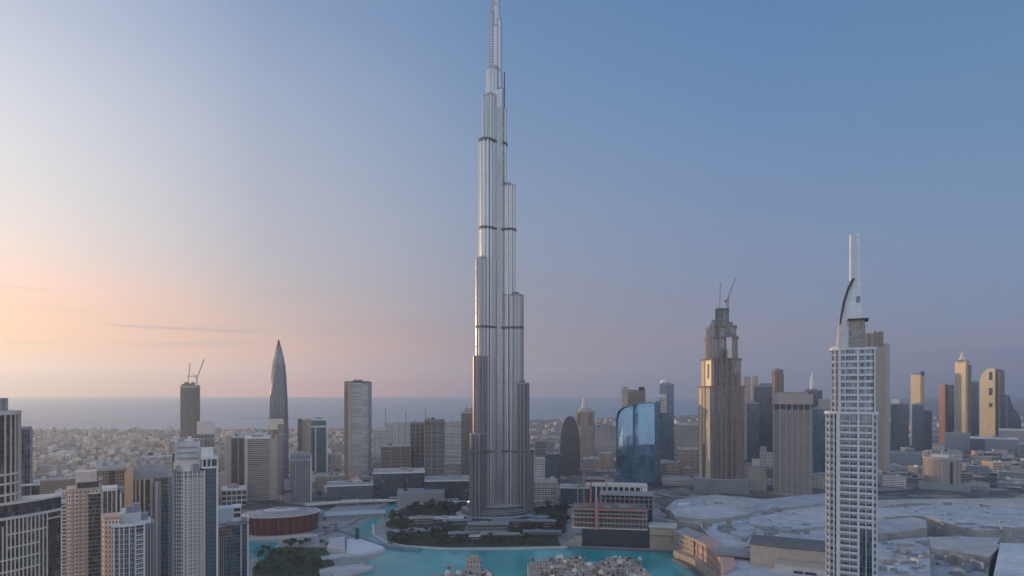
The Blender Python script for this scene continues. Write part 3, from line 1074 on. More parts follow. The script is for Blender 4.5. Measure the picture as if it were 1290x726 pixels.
def simple(name, label, cat, p0, p1, tp, Y, mt, depth=40, cham=.0, group=None, roof=None, extra=(), yaw=0, podium=None, split=None):
    """a tower of one outline with a roof block, plus extra blocks (px0, px1, row0, row1, forward, material, name)"""
    T = Tower(name, label, cat, (p0 + p1) / 2, Y, group, yaw)
    xa, xb = T.lx(p0), T.lx(p1)
    w = xb - xa
    P = [(xa, w * cham * .8), (xa + w * cham, 0), (xb - w * cham * .4, 0), (xb, w * cham * .4), (xb, depth), (xa, depth)] if cham else rect(xa, xb, 0, depth)
    zt = T.z(tp)
    T.part('shaft', MB().prism(P, 0, zt), mt)
    T.part('parapet', MB().prism(offset(P, .5), zt - 1.8, zt + 1.2, bottom=True), roof or M['concrete'])
    T.part('roof_plant', MB().box(xa + w * .25, xb - w * .3, depth * .3, depth * .7, zt + 1.2, zt + 4.8), M['grey'])
    if split:
        for s in split:
            x = xa + w * s
            T.part('pilaster', MB().box(x - w * .03, x + w * .03, -1.2, 2, 0, zt + .4), roof or M['concrete'])
    if podium:
        T.part('podium', MB().box(xa - w * .3, xb + w * .3, -8, depth + 8, 0, podium), M['grey'])
    for i, (a, b, r0, r1, fw, m2, nm) in enumerate(extra):
        T.part(nm, MB().box(T.lx(a), T.lx(b), -fw, max(depth * .6, 6) - fw - .37 * i, max(T.z(r1), 0), T.z(r0)), m2)
    return T


simple('apartment_tower', 'pale pink tower just right of the stepped sandstone tower', 'tower', 937, 946, 476, 2000, F_PINK, 40, extra=[(948, 955, 474, 560, 0, F_PINK, 'second_shaft')])
simple('office_tower', 'dark blue glass tower below and right of the pale pink one', 'tower', 941, 957, 508, 1500, F_SLATE, 40)
simple('office_tower', 'dark slate tower with a framed rooftop, left of the brown block', 'tower', 950, 973, 487, 1750, M['glassdark'], 45, extra=[(957, 972, 483, 487, 0, M['bluegrey'], 'roof_frame')])
simple('apartment_tower', 'brown tower with a split top rising behind the brown block', 'tower', 972, 987, 466, 1900, F_BROWN, 40, cham=.3, extra=[(981, 987.5, 472, 540, 2, M['brown'], 'side_shaft')])
T = simple('spire_tower', 'slim tower with a white pointed spire behind the brown block', 'tower', 1013, 1023, 492, 1900, F_GREY, 30)
x = T.lx(1023)
T.part('spire', MB().lathe([(6, T.z(497)), (6, T.z(484)), (4.2, T.z(477)), (2, T.z(471)), (0, T.z(467))], x, 14, 8), M['white'])
simple('office_tower', 'dark glass block showing between the brown block and the spired tower', 'tower', 1016, 1036, 492, 1700, F_SLATE, 40)
simple('office_tower', 'blue grey block tucked against the left of the spired tower', 'tower', 1021, 1046, 515, 1500, M['glassblue'], 36, extra=[(1031, 1046, 503, 516, 0, F_BEIGE, 'penthouse')])
simple('midrise_block', 'pale low block with rooftop clutter left of the brown block', 'block', 938, 966, 588, 1270, F_BEIGE, 45, extra=[(947, 957, 580, 589, -4, M['offwhite'], 'roof_room'), (958, 966, 564, 600, -6, F_WHITE, 'rear_wing'), (940, 946, 585, 589, -2, M['grey'], 'roof_unit')])
simple('midrise_block', 'beige balconied block between the brown block and the spired tower', 'block', 1024, 1046, 600, 1300, F_WHITE, 40)

# ------------------------------------------------------------------ far right skyline
simple('office_tower', 'low dark tower at the left end of the right hand skyline', 'tower', 1122, 1145, 509, 2150, F_SLATE, 60, extra=[(1123, 1133, 503, 510, -6, M['white'], 'roof_dome')])
simple('hotel_tower', 'slim golden tower rising behind a dark pair of blocks', 'tower', 1147, 1165, 472, 2250, F_GOLD, 45, cham=.7, extra=[(1160, 1164, 468, 474, -4, M['dark'], 'roof_room'), (1146.6, 1149.5, 509, 590, 2, M['white'], 'white_edge')])
simple('office_tower', 'dark blue stepped pair of blocks in front of the slim golden tower', 'tower', 1149, 1164, 510, 2120, F_SLATE, 50, extra=[(1163, 1174, 517, 600, -1, M['glassdark'], 'right_shaft')])
simple('office_tower', 'red topped tower left of the tallest golden tower', 'tower', 1183, 1195, 485, 2250, F_RED, 50, cham=.75, extra=[(1194, 1202, 485, 600, -2, F_SLATE, 'dark_shaft')])
T = simple('hotel_tower', 'tallest golden tower of the right skyline with a domed lantern top', 'tower', 1203, 1222, 455, 2180, F_GOLD, 60, cham=.72, extra=[(1218, 1224, 460, 600, -6, F_BROWN, 'side_shaft'), (1206, 1218, 453, 456, -4, M['tan'], 'crown_step')])
x = T.lx(1213)
T.part('lantern', MB().lathe([(14, T.z(453)), (12, T.z(451)), (7, T.z(449)), (7, T.z(446)), (3, T.z(445)), (3, T.z(442.5)), (0, T.z(441))], x, 22, 10), M['offwhite'])
simple('office_tower', 'blue grey tower between the two golden towers at the right', 'tower', 1224, 1233, 481, 2300, F_SLATE, 40)
# rounded golden tower
T = Tower('rounded_hotel_tower', 'pale golden tower with a rounded shoulder and square openings, far right', 'tower', 1246, 2340, yaw=-24)
pts = [(1233, 600), (1233, 478), (1235, 473), (1239, 468), (1244, 465), (1249, 464), (1254, 465), (1254, 600)]
T.part('front_shaft', upright(T, pts, 0, 26), facade('pale_gold_wall', (.66, .55, .36), (.44, .37, .26), 3.6, 3, .5, .5, glass_r=.4, glass_m=.1))
pts = [(1254, 600), (1254, 465), (1257, 466), (1259.5, 469), (1260, 474), (1260, 600)]
T.part('side_shaft', upright(T, pts, 6, 40), F_BROWN)
for r0, r1 in ((469, 479), (489, 498), (508, 513)):
    T.part('opening', MB().box(T.lx(1246), T.lx(1250.5), -.8, 3, T.z(r1), T.z(r0)), M['dark'])
# curved dark blade at the right
T = Tower('curved_office_tower', 'dark blue tower with a concave sloping right edge, far right', 'tower', 1272, 2300)
pts = [(1260, 610), (1260, 498), (1267, 497), (1272, 499), (1274, 507), (1278, 515), (1283, 521), (1286, 528), (1287, 540), (1287, 610)]
T.part('shaft', upright(T, pts, 0, 45), F_SLATE)
T.part('edge_rib', upright(T, [(1267.5, 610), (1267.5, 498), (1269, 498), (1269, 610)], -1.4, 2), M['bluegrey'])
simple('podium_block', 'long blue grey podium under the tallest golden tower', 'block', 1190, 1222, 547, 2050, M['bluegrey'], 70)
simple('podium_block', 'broad grey podium with a pale roof edge under the rounded golden tower', 'block', 1240, 1283, 553, 2000, M['grey'], 80, roof=M['white'])
simple('podium_block', 'upper grey terrace with pale roof behind the broad podium', 'block', 1258, 1300, 542, 2100, M['grey'], 60, roof=M['white'])
simple('office_block', 'dark low block between the golden towers podiums', 'block', 1222, 1241, 552, 1950, F_SLATE, 60, roof=M['white'])
simple('office_block', 'wide flat grey hall left of the beige drum shaped block', 'block', 1118, 1160, 573, 1700, M['grey'], 70, roof=M['bluegrey'])
simple('office_block', 'pale grey small building with white frame beneath the dark blue pair', 'block', 1174, 1190, 560, 1900, F_WHITE, 40)
T = Tower('drum_block', 'beige drum shaped block with ribbed sides beyond the mall roofs', 'block', 1186, 1280)
r = (T.lx(1210) - T.lx(1161)) / 2
el = ellipse(0, 26, r, 26, 40)
T.part('drum_wall', MB().prism(el, 0, T.z(579)), facade('ribbed_beige_wall', (.35, .30, .27), (.25, .22, .205), 60, 2.2, .5, .98, glass_r=.5, glass_m=.1))
T.part('roof_rim', MB().prism(offset(el, .6), T.z(580), T.z(577), bottom=True), M['tan'])
T.part('roof_plant', MB().box(-18, 12, 14, 32, T.z(577), T.z(574)), M['white'])
T.part('slot', MB().box(T.lx(1197.4), T.lx(1200.4), 1.4, 9, 0, T.z(582)), M['dark'])
T.part('podium', MB().box(T.lx(1157), T.lx(1222), -10, 40, 0, 12), M['grey'])

# ------------------------------------------------------------------ blue glass tower and neighbours
T = Tower('curved_glass_tower', 'wide blue mirrored tower with a curved sloping roofline', 'office tower', 804, 1330)
L = T.lx
GL = facade('mirror_glass', (.08, .13, .18), (.21, .37, .52), 4.0, 1.8, .93, .93, glass_m=.9, glass_r=.08, var=.10, blinds=0, jitter=.03, wall_m=.6, wall_r=.3)
xl, xr = L(776), L(825)
mb = MB()
N = 16
# bowed front: plan bulges to the viewer, roofline rises to the right
rows = [(776, 529), (776.8, 523), (778.5, 518.5), (784, 514), (790, 512), (797, 510), (805, 508.5), (813, 507.5), (819, 507), (825, 507)]
front = []
for px, py in rows:
    t = (px - 776) / 49
    front.append((L(px), 16 * (1 - t) ** 2 - 3.5 * math.sin(math.pi * t), T.z(py)))
back = [(x, 46, z) for x, y, z in front]
u = 0
for (a, b, c, d) in zip(front, front[1:], back, back[1:]):
    l = math.dist(a[:2], b[:2])
    lean = lambda s_: 15 * max(0, s_ - .35) ** 2
    for j in range(8):
        s0, s1 = j / 8, (j + 1) / 8
        mb.face([(a[0], a[1] + lean(s0), a[2] * s0), (b[0], b[1] + lean(s0), b[2] * s0), (b[0], b[1] + lean(s1), b[2] * s1), (a[0], a[1] + lean(s1), a[2] * s1)], 0, [(u, a[2] * s0), (u + l, b[2] * s0), (u + l, b[2] * s1), (u, a[2] * s1)])
    mb.face([(a[0], a[1], a[2]), (b[0], b[1], b[2]), (d[0], d[1], d[2]), (c[0], c[1], c[2])], 1)
    mb.face([(d[0], d[1], 0), (c[0], c[1], 0), (c[0], c[1], c[2]), (d[0], d[1], d[2])], 0)
    u += l
a, c = front[0], back[0]
mb.face([(c[0], c[1], 0), (a[0], a[1], 0), a, c], 0)
a, c = front[-1], back[-1]
mb.face([(a[0], a[1], 0), (c[0], c[1], 0), c, a], 0)
T.part('shaft', mb, [GL, M['bluegrey']])
T.part('side_wing', MB().prism([(L(825), 2), (L(831.5), 8), (L(831.5), 50), (L(825), 50)], 0, T.z(505.5)), M['glassblue'])
T.part('roof_edge', MB().prism([(L(822), 0), (L(826), 0), (L(826), 46), (L(822), 46)], T.z(507.2), T.z(505)), M['steel'])
T.part('podium', MB().box(L(772), L(834), -8, 50, 0, 9), M['dark'])
T = simple('clock_head_tower', 'slim blue tower with a white domed head, behind the mirrored glass tower', 'tower', 831, 849, 484, 1600, M['glassblue'], 40, extra=[(827, 839, 497, 501, 5, M['white'], 'balcony'), (832, 840, 483, 520, 3, F_WHITE, 'stair_tower'), (831, 839.5, 484, 497, 4, M['grey'], 'head')])
T.part('dome', MB().lathe([(9, T.z(483)), (8.2, T.z(480.5)), (5, T.z(478.6)), (0, T.z(477.6))], T.lx(836), 4, 14), M['white'])
T = simple('twin_crown_tower', 'brown tower with two turret tops, behind the mirrored glass tower', 'tower', 784, 812, 493, 1900, F_BROWN, 44, extra=[(783.5, 791, 488, 600, 2, F_PINK, 'left_turret'), (783, 792, 490, 497, 3, M['tan'], 'turret_crown'), (805, 813, 489, 600, 2, F_BROWN, 'right_turret'), (804.5, 811, 488, 492, 3, M['dark'], 'turret_crown')])
for px in (786, 789.5, 807, 810):
    T.part('turret', MB().lathe([(4, T.z(490)), (4, T.z(488)), (0, T.z(486.8))], T.lx(px), 6, 8), M['brown'])
T = Tower('arched_tower', 'dark bullet shaped tower with a rounded arch top', 'tower', 718, 1500)
pts = [(705.5, 640), (705.5, 565), (706.5, 550), (708.5, 539), (711, 531), (714, 526.5), (718, 524.6), (722, 526.5), (725.5, 531.5), (728.3, 540), (730, 551), (731, 566), (731, 640)]
T.part('shaft', upright(T, pts, 0, 36), facade('dark_bronze_wall', (.13, .115, .115), (.085, .08, .085), 3.5, 1.8, .7, .6, glass_m=.4, glass_r=.25))
T.part('arch_rim', upright(T, [(705.5, 640), (705.5, 565), (706.5, 550), (708.5, 539), (711, 531), (714, 526.5), (718, 524.6), (722, 526.5), (725.5, 531.5), (728.3, 540), (730, 551), (731, 566), (731, 640), (732, 640), (732, 566), (731, 550.5), (729.2, 539), (726.2, 530.5), (722.4, 525.4), (718, 523.4), (713.6, 525.4), (710.2, 530), (707.6, 538.5), (705.5, 549.5), (704.5, 565), (704.5, 640)], -.8, 37), M['grey'])
T = simple('spire_office_tower', 'beige tower with a tapering pale spire beside the dark arch tower', 'tower', 725, 749, 519, 1750, facade('warm_beige_wall', (.38, .31, .25), (.20, .17, .15), 3.5, 2.8, .5, .55), 46, cham=.25, extra=[(727.5, 731, 521, 536, 1, M['brown'], 'corner_window'), (741, 746, 521, 536, .6, M['brown'], 'corner_window')])
T.part('crown', MB().lathe([(22, T.z(519)), (13, T.z(515)), (10, T.z(514))], T.lx(736.5), 22, 8), M['tan'])
T.part('spire', MB().lathe([(10, T.z(514)), (6.5, T.z(507)), (4.5, T.z(502)), (0, T.z(498))], T.lx(736.5), 22, 8), M['offwhite'])

# ------------------------------------------------------------------ left of the tallest tower
T = Tower('construction_tower', 'round dark unfinished concrete tower with a roof crane, against the sea', 'tower', 239.5, 1900)
r = (T.lx(252) - T.lx(227)) / 2
el = ellipse(0, r, r, r * .8, 24)
T.part('shaft', MB().prism(el, 0, T.z(489)), facade('raw_concrete_shaft', (.19, .165, .15), (.10, .09, .088), 4, 3.4, .55, .8, glass_r=.7, glass_m=.1, blinds=0))
T.part('formwork_rim', MB().prism(offset(el, 1.2), T.z(489), T.z(486), bottom=True), M['tan'])
for a, b, tp in ((228.5, 232, 484), (232, 238, 481.5), (238, 241, 483), (241, 246, 481.5), (247, 251, 485)):
    T.part('core_wall', MB().box(T.lx(a), T.lx(b), r - 8, r + 10, T.z(487), T.z(tp)), M['darkconc'])
for i in range(7):
    a = R(200 + i * 24)
    x, y = math.cos(a) * r, r + math.sin(a) * r * .8
    T.part('pier', MB().box(x - 1.4, x + 1.4, y - 1.4, y + 1.4, 0, T.z(488)), M['darkconc'])
e = thing('tower_crane', 'luffing crane with a raised jib on the round unfinished tower', 'crane', (T.x, T.Y, 0), -T.phi)
zz = T.z
MB().truss((T.lx(248), r, zz(487)), (T.lx(248.5), r, zz(473)), 2, 6, r=.5).build('mast', M['crane'], e)
MB().truss((T.lx(249), r, zz(474)), (T.lx(257.5), r, zz(452)), 1.6, 12, r=.42).build('jib', M['crane'], e)
MB().box(T.lx(245), T.lx(250), r - 2, r + 2, zz(475.5), zz(472.5)).build('cab', M['white'], e)
MB().tube((T.lx(246), r, zz(473)), (T.lx(244), r, zz(470)), .6).build('counter_jib', M['crane'], e)
e = thing('tower_crane', 'thin upright crane mast on the left of the round unfinished tower', 'crane', (T.x, T.Y, 0), -T.phi)
MB().truss((T.lx(237), r, zz(482)), (T.lx(239.5), r, zz(457)), 1.4, 12, r=.4).build('mast', M['crane'], e)
MB().truss((T.lx(235), r, zz(474)), (T.lx(247), r, zz(473.6)), 1.2, 8, r=.32).build('jib', M['crane'], e)

T = Tower('pointed_tower', 'slim grey tower tapering to a sharp pointed tip, left of centre', 'skyscraper', 350.5, 1450)
L, zz = T.lx, T.z
lv = [(640, 336.5, 364), (540, 338.5, 363.5), (500, 340, 362.2), (475, 341.5, 360.8), (459, 343, 359.3)]
FP = facade('pointed_tower_glass', (.17, .18, .20), (.14, .165, .20), 3.8, 1.9, .72, .8, glass_m=.65)


def ring8(a, b, d):
    xa, xb = L(a), L(b)
    w = xb - xa
    return [(xa, d + 9), (xa + .22 * w, d), (xb - .16 * w, d), (xb, d + 9), (xb, d + w - 6), (xb - .2 * w, d + w), (xa + .2 * w, d + w), (xa, d + w - 6)]


mb = MB()
for (p, a, b), (q, c, d) in zip(lv, lv[1:]):
    mb.prism(ring8(a, b, 0), max(0, zz(p)), zz(q), top=ring8(c, d, 0), cap=False)
T.part('shaft', mb, FP)
cl = [(459, 343, 359.3, 0), (450, 344.8, 357.6, 3), (442, 346.6, 355.8, 7), (434, 349, 353.2, 13)]
mb = MB()
for (p, a, b, d0), (q, c, d, d1) in zip(cl, cl[1:]):
    mb.prism(ring8(a, b, d0), zz(p), zz(q), top=ring8(c, d, d1), cap=False)
o = T.part('crown', mb, facade('crown_glazing', (.26, .255, .26), (.19, .19, .2), 40, 1.6, .6, .97, glass_m=.6))
T.part('tip', MB().lathe([(4.2, zz(434)), (2.6, zz(430)), (0, zz(426.5))], L(351), 17, 8), M['dark'], parent=o)
T.part('crown_ledge', MB().prism(offset(ring8(343, 359.3, 0), .7), zz(460.5), zz(458.5), bottom=True), M['grey'])
for px, d in ((345.5, -.6), (349, -.8), (353, -.8), (356.5, -.4)):
    T.part('rib', MB().tube((L(px - .4), d - .3, 0), (L(px), d + .2, zz(459)), .8, .7, 4), M['bluegrey'])

T = simple('slab_tower', 'tall pale slab tower with darker rounded ends, left of the tallest tower', 'tower', 438, 465, 481, 1400, facade('pale_slab_wall', (.40, .395, .36), (.30, .30, .285), 3.5, 30, .98, .4, glass_r=.3, glass_m=.25), 40, roof=M['dark'])
L = T.lx
T.part('left_end', MB().prism([(L(433.5), 8), (L(438.6), -1.5), (L(438.6), 40), (L(433.5), 36)], 0, T.z(480.5)), M['brown'])
T.part('front_rib', MB().box(L(438.6), L(442), -2.4, 4, 0, T.z(480.8)), M['tan'])
T.part('right_end', MB().prism([(L(463.6), -1.5), (L(468.4), 6), (L(468.4), 36), (L(463.6), 40)], 0, T.z(481)), M['grey'])
T = simple('glass_slab_tower', 'short tower half brown and half teal glass left of the pale slab tower', 'tower', 392, 412, 529, 1550, M['glassteal'], 40, roof=M['white'], extra=[(375, 380.5, 527.5, 640, 0, F_BROWN, 'brown_end'), (380.5, 386, 529, 640, -2, F_BEIGE, 'recess'), (386, 392, 528, 640, .6, M['tan'], 'beige_pier'), (392, 412, 536.5, 538.5, .5, M['white'], 'band'), (397, 398.4, 538, 640, .4, M['white'], 'mullion'), (411, 413, 528.6, 640, 1, M['white'], 'edge_frame')])
T = simple('hotel_block', 'broad beige block with a fine window grid behind the red theatre', 'block', 309, 341, 552, 1150, F_STRIPE, 50, roof=M['white'], extra=[(308, 312, 553, 640, 1.4, M['offwhite'], 'edge_pier'), (340.5, 350, 548, 640, 1, M['tan'], 'beige_pier'), (350, 358, 535, 640, 3, F_GREYV, 'grey_shaft'), (340, 357, 529, 542, 1.6, plain('pale_lit_render', (.62, .52, .44), .6), 'crown'), (343, 346, 543, 553, 2, M['brown'], 'notch'), (352, 353.6, 540, 640, 3.6, M['grey'], 'rib')])  # the crown's pale light is put into its colour
simple('hotel_block', 'grey framed lower block joined to the right of the beige one', 'block', 366, 391, 574, 1140, facade('grey_lattice_wall', (.25, .255, .27), (.13, .15, .18), 3.6, 4.4, .7, .6), 45, cham=.12, roof=M['bluegrey'], extra=[(358, 367, 606, 640, -1, F_GREY, 'link'), (365, 392.5, 578, 581, .7, M['grey'], 'band'), (357, 368, 617, 620, 1, M['dark'], 'ledge'), (390.6, 392.6, 574, 640, 1.2, M['offwhite'], 'edge_frame')], split=(.25, .5, .75))
simple('apartment_tower', 'dark glass tower with an orange lit left edge, left of the beige block', 'tower', 291, 308, 551, 1290, M['glassbrown'], 46, roof=M['offwhite'], extra=[(283, 291.5, 549, 640, 1, M['tan'], 'orange_lit_edge'), (284, 296, 544, 552, -4, PINKW, 'roof_room'), (290, 298, 540, 545, -5, PINKW, 'roof_tank'), (300, 338, 548, 552, -6, M['offwhite'], 'roof_wing'), (299.5, 301, 552, 640, .6, M['bluegrey'], 'rib')])  # lit left side is a paler strip, the sunlight put into its colour
simple('podium_block', 'white framed low podium below the orange lit tower', 'block', 279, 310, 617, 1100, facade('white_frame_wall', (.50, .49, .48), (.10, .11, .13), 9, 8, .8, .7), 40, roof=M['white'])
simple('apartment_tower', 'dark ribbed tower with a pink rooftop box, right of the unfinished round tower', 'tower', 251, 270, 546, 1050, F_GREYV, 40, roof=M['offwhite'], extra=[(248, 271, 532, 547, -3, PINKW, 'roof_box'), (253, 268, 530.5, 533, -6, M['offwhite'], 'roof_hatch'), (259, 261, 548, 640, 1, M['brown'], 'rib'), (265, 267, 548, 640, 1, M['brown'], 'rib')])

# ------------------------------------------------------------------ near left: curved dark tower with white frames
CREAM = plain('cream_frame', (.66, .60, .53), .6)
T = Tower('curved_apartment_tower', 'dark glass tower with cream frames and a wide curved lower drum, far left edge', 'tower', 0, 345)
L, zz = T.lx, T.z
GA = facade('drum_glass', (.07, .065, .065), (.10, .105, .12), 3.5, 1.7, .88, .86, glass_m=.55, seed=9)
GA2 = facade('upper_glass', (.085, .06, .055), (.105, .09, .09), 3.5, 1.5, .84, .8, glass_m=.5, seed=11)


def drum_outline(out=0.0, n=28, px0=-110, px1=80):
    """bowed plan: nearly flat at the left, turning away towards the right end"""
    x0, xe, xm = L(px0), L(px1), L(-25)
    pts = []
    for i in range(n + 1):
        x = x0 + (xe - x0) * i / n
        t = (x - xm) / (L(80) - xm)
        pts.append((x, 19 * abs(t) ** 1.7 - 2.5 - out))
    return pts


def closed(arc, back=26, o_=0.0):
    return [(arc[0][0] - o_, arc[0][1])] + arc[1:-1] + [(arc[-1][0] + o_, arc[-1][1]), (arc[-1][0] + o_, back), (arc[0][0] - o_, back)]


zd, zd2 = zz(655), zz(637)
arc = drum_outline()
T.part('lower_drum', MB().prism(closed(arc), 0, zd), GA)
T.part('drum_cornice', MB().prism(closed(drum_outline(1.1), 26, .6), zd - .4, zd + .8, bottom=True), CREAM)
T.part('terrace_drum', MB().prism(closed(drum_outline(-1.6)), zd + .8, zd2), GA)
T.part('terrace_cornice', MB().prism(closed(drum_outline(-.6), 26, .6), zd2 - .3, zd2 + .7, bottom=True), CREAM)
me = UNIT.mesh('drum_rib', CREAM)
TOPROW = {0: 664, 1: 664, 2: 655, 3: 655}
for i in range(21):
    px = -28 + i * 5.2
    j = min(range(len(arc)), key=lambda q_: abs(arc[q_][0] - L(px)))
    d = Vector(arc[min(j + 1, len(arc) - 1)]) - Vector(arc[max(j - 1, 0)])
    t = (L(px) - L(-25)) / (L(80) - L(-25))
    tp = 655 if px > 8 else 664
    if 62 < px < 78:
        continue
    link('drum_rib', me, T.e, (L(px), 19 * abs(t) ** 1.7 - 2.7, 0), (0, 0, math.atan2(d.y, d.x)), (.55, .9, zz(tp)))
for r0, p0, p1 in ((675, 8, 62), (692, 8, 50), (707, -28, 52), (664, 60, 80), (722, -28, 52)):
    mb = MB()
    q0, q1 = drum_outline(.55, 16, p0, p1), drum_outline(-.8, 16, p0, p1)
    for i in range(16):
        mb.prism([q0[i], q0[i + 1], q1[i + 1], q1[i]], zz(r0) - .35, zz(r0) + .4, bottom=True)
    T.part('curved_beam', mb, CREAM)
T.part('end_frame', MB().box(L(79), L(81), 15, 20, 0, zd), CREAM)
tx, trx = L(-12), L(26) - L(-12)
tow = ellipse(tx, 20, trx, 17, 40)
T.part('upper_tower', MB().prism(tow, zd2, zz(520)), GA2)
T.part('crown_ring', MB().prism(offset(tow, .8), zz(523.5), zz(518.5), bottom=True), CREAM)
for r0 in (600, 612, 626):
    T.part('ring_beam', MB().prism(offset(tow, .7), zz(r0) - .5, zz(r0) + .6, bottom=True), CREAM)
for a in range(-88, 8, 13):
    a = R(a)
    x, y = tx + trx * math.cos(a), 20 + 17 * math.sin(a)
    n = Vector((17 * math.cos(a), trx * math.sin(a), 0)).normalized()
    link('tower_rib', me, T.e, (x + n.x * .3, y + n.y * .3, zd2), (0, 0, math.atan2(n.y, n.x) + math.pi / 2), (.5, .9, zz(521) - zd2))
T.part('roof_house', MB().box(L(-12), L(10.5), 12, 26, zz(520), zz(502)), facade('roof_house_panels', (.20, .22, .25), (.12, .14, .17), 60, 1.6, .6, .95))
T = Tower('slab_office_tower', 'flat dark blue glass slab standing behind the curved cream framed tower', 'tower', 33, 450)
L, zz = T.lx, T.z
T.part('shaft', MB().prism([(L(20), 0), (L(39), 0), (L(41), 3), (L(41), 24), (L(20), 24)], 0, zz(541)), facade('navy_glass', (.10, .125, .16), (.09, .125, .17), 3.6, 1.6, .86, .9, glass_m=.5))
T.part('edge_frame', MB().box(L(38.2), L(40), -.5, 2, 0, zz(539.4)), M['grey'])
T.part('roof_rail', MB().box(L(24), L(40), .2, .5, zz(541), zz(537.4)), M['crane'])
T.part('balcony_band', MB().box(L(18), L(42), -2, 8, zz(612), zz(609.6)), CREAM)
T.part('lower_wing', MB().box(L(18), L(50), 2, 24, 0, zz(613)), GA)
T.part('wing_roof', MB().box(L(17), L(50.6), 1.2, 25, zz(613), zz(611)), CREAM)

# pink balconied tower
T = Tower('balcony_tower', 'pink balconied tower with a dark glass bay down its middle, near left', 'tower', 107, 560)
L, zz = T.lx, T.z
body = [(L(84), 6), (L(87), 2), (L(98), 1), (L(111), 0), (L(128), 0), (L(128), 26), (L(84), 26)]
T.part('shaft', MB().prism(body, 0, zz(617)), facade('pink_render_wall', (.72, .53, .455), (.15, .13, .135), 3.5, 2.9, .5, .45, seed=2))
bay = ellipse((L(111) + L(127)) / 2, 1.5, (L(127) - L(111)) / 2, 3.4, 20, 180, 360) + [(L(127), 4), (L(111), 4)]
T.part('glass_bay', MB().prism(bay, 0, zz(623)), GA2)
T.slabs(bay, 3.5, zz(625), 3.5, .35, .4, M['bluegrey'], 'bay_ledge')
T.part('bay_rim', MB().prism(offset(bay, .8), zz(623), zz(621), bottom=True), CREAM)
for px, d in ((84.5, 5.4), (91, 1.2), (100.5, .4), (109, -.6), (128, -.4)):
    T.part('pilaster', MB().box(L(px) - .7, L(px) + .7, d - .6, d + 3, 0, zz(617)), M['tan' if px > 95 else 'pink'])
sl = [(L(84), 5), (L(87), 1), (L(96), 0), (L(96), 5), (L(84), 9)]
T.slabs(sl, 2, zz(628), 3.5, .5, .5, M['pink'], 'balcony_slab')
sl = [(L(101), -.2), (L(109), -.2), (L(109), 4), (L(101), 4)]
T.slabs(sl, 2, zz(622), 3.5, .3, .45, M['tan'], 'balcony_ledge')
T.part('roof_cap', MB().box(L(97), L(124), 3, 20, zz(617), zz(609)), M['dark'])
T.part('roof_house', MB().box(L(95), L(122), 9, 26, zz(611), zz(596)), PINKW)
T.part('roof_tank', MB().lathe([(1.6, zz(608)), (1.6, zz(604)), (0, zz(603.4))], L(127), 10, 10), M['offwhite'])
T.part('parapet', MB().prism(offset(body, .4), zz(618), zz(615.5), bottom=True), M['pink'])

T = Tower('framed_apartment_block', 'small tower topped by a white portal frame, between two pink towers', 'tower', 139, 650)
L, zz = T.lx, T.z
T.part('shaft', MB().prism(rect(L(129), L(151), 0, 20), 0, zz(618)), GA)
for a, b, r0, r1 in ((126.5, 130, 617, 760), (145.5, 147.5, 617, 760), (135, 136, 618, 760), (140.5, 141.5, 618, 760), (151, 153, 622, 760)):
    T.part('frame_leg', MB().box(L(a), L(b), -1.4, 3, 0, zz(r0)), M['white'])
T.part('frame_top', MB().box(L(124), L(148), -1.7, 20, zz(618.5), zz(614.5)), M['white'])
T.part('roof_room', MB().box(L(146), L(156), 3, 18, zz(622), zz(616)), M['grey'])

T = Tower('framed_tower', 'pale tower with white mullioned bow front and flat canopy, sunlit pink left side', 'tower', 162, 450)
L, zz = T.lx, T.z
side = [(L(128), 8), (L(131), 4), (L(143), 2), (L(151), 0.5), (L(151), 20), (L(128), 20)]
T.part('left_wing', MB().prism(side, 0, zz(652)), facade('peach_render_wall', (.74, .55, .46), (.17, .15, .15), 3.4, 2.2, .42, .5, seed=4))
T.slabs([(L(129), 6.5), (L(132), 2.8), (L(141), 1.6), (L(141), 5), (L(129), 9)], 1, zz(660), 3.4, .25, .4, M['pink'], 'balcony_slab')
bow = [(L(142), 3), (L(144), .3), (L(156), -2.6), (L(170), -2.6), (L(181), -.4), (L(183), 2), (L(183), 18), (L(142), 18)]
T.part('bow_front', MB().prism(bow, 0, zz(664)), facade('bow_glass', (.32, .33, .35), (.10, .12, .15), 3.4, 1.55, .84, .74, glass_m=.5, seed=8))
T.part('canopy', MB().prism(offset(bow, 1.6), zz(662.5), zz(660), bottom=True), M['white'])
for px, d, w in ((143.5, 0.4, 1.1), (150.5, -1.2, .9), (156, -2.6, .7), (163, -2.7, .8), (170.5, -2.6, .7), (181.8, -.2, 1.3)):
    T.part('mullion', MB().box(L(px) - w / 2, L(px) + w / 2, d - .8, d + 1, 0, zz(663)), M['white'])
T.slabs([(L(171), -2.5), (L(181), -.5), (L(181), 2), (L(171), 2)], 1.5, zz(668), 3.4, .35, .85, M['white'], 'balcony_slab')
T.slabs([(L(144), .2), (L(156), -2.5), (L(170), -2.5), (L(170), 2), (L(144), 2)], 1.5, zz(668), 3.4, .2, .4, M['bluegrey'], 'floor_ledge')
T.part('right_wing', MB().prism([(L(182), 2), (L(195), 4), (L(195), 20), (L(182), 20)], 0, zz(663)), F_GREYV)
T.part('roof_house', MB().box(L(150), L(178), 5, 14, zz(661), zz(648)), M['roofpale'])
for a, b, r0 in ((153, 158, 643), (160, 167, 640), (168, 176, 637), (178, 187, 650)):
    T.part('roof_unit', MB().box(L(a), L(b), 6, 12, zz(660), zz(r0)), M['bluegrey' if a > 158 else 'white'])
T.part('roof_slab', MB().box(L(176), L(190), 3, 18, zz(663), zz(659)), M['white'])
T.part('parapet', MB().prism(offset(side, .5), zz(653), zz(650), bottom=True), M['pink'])

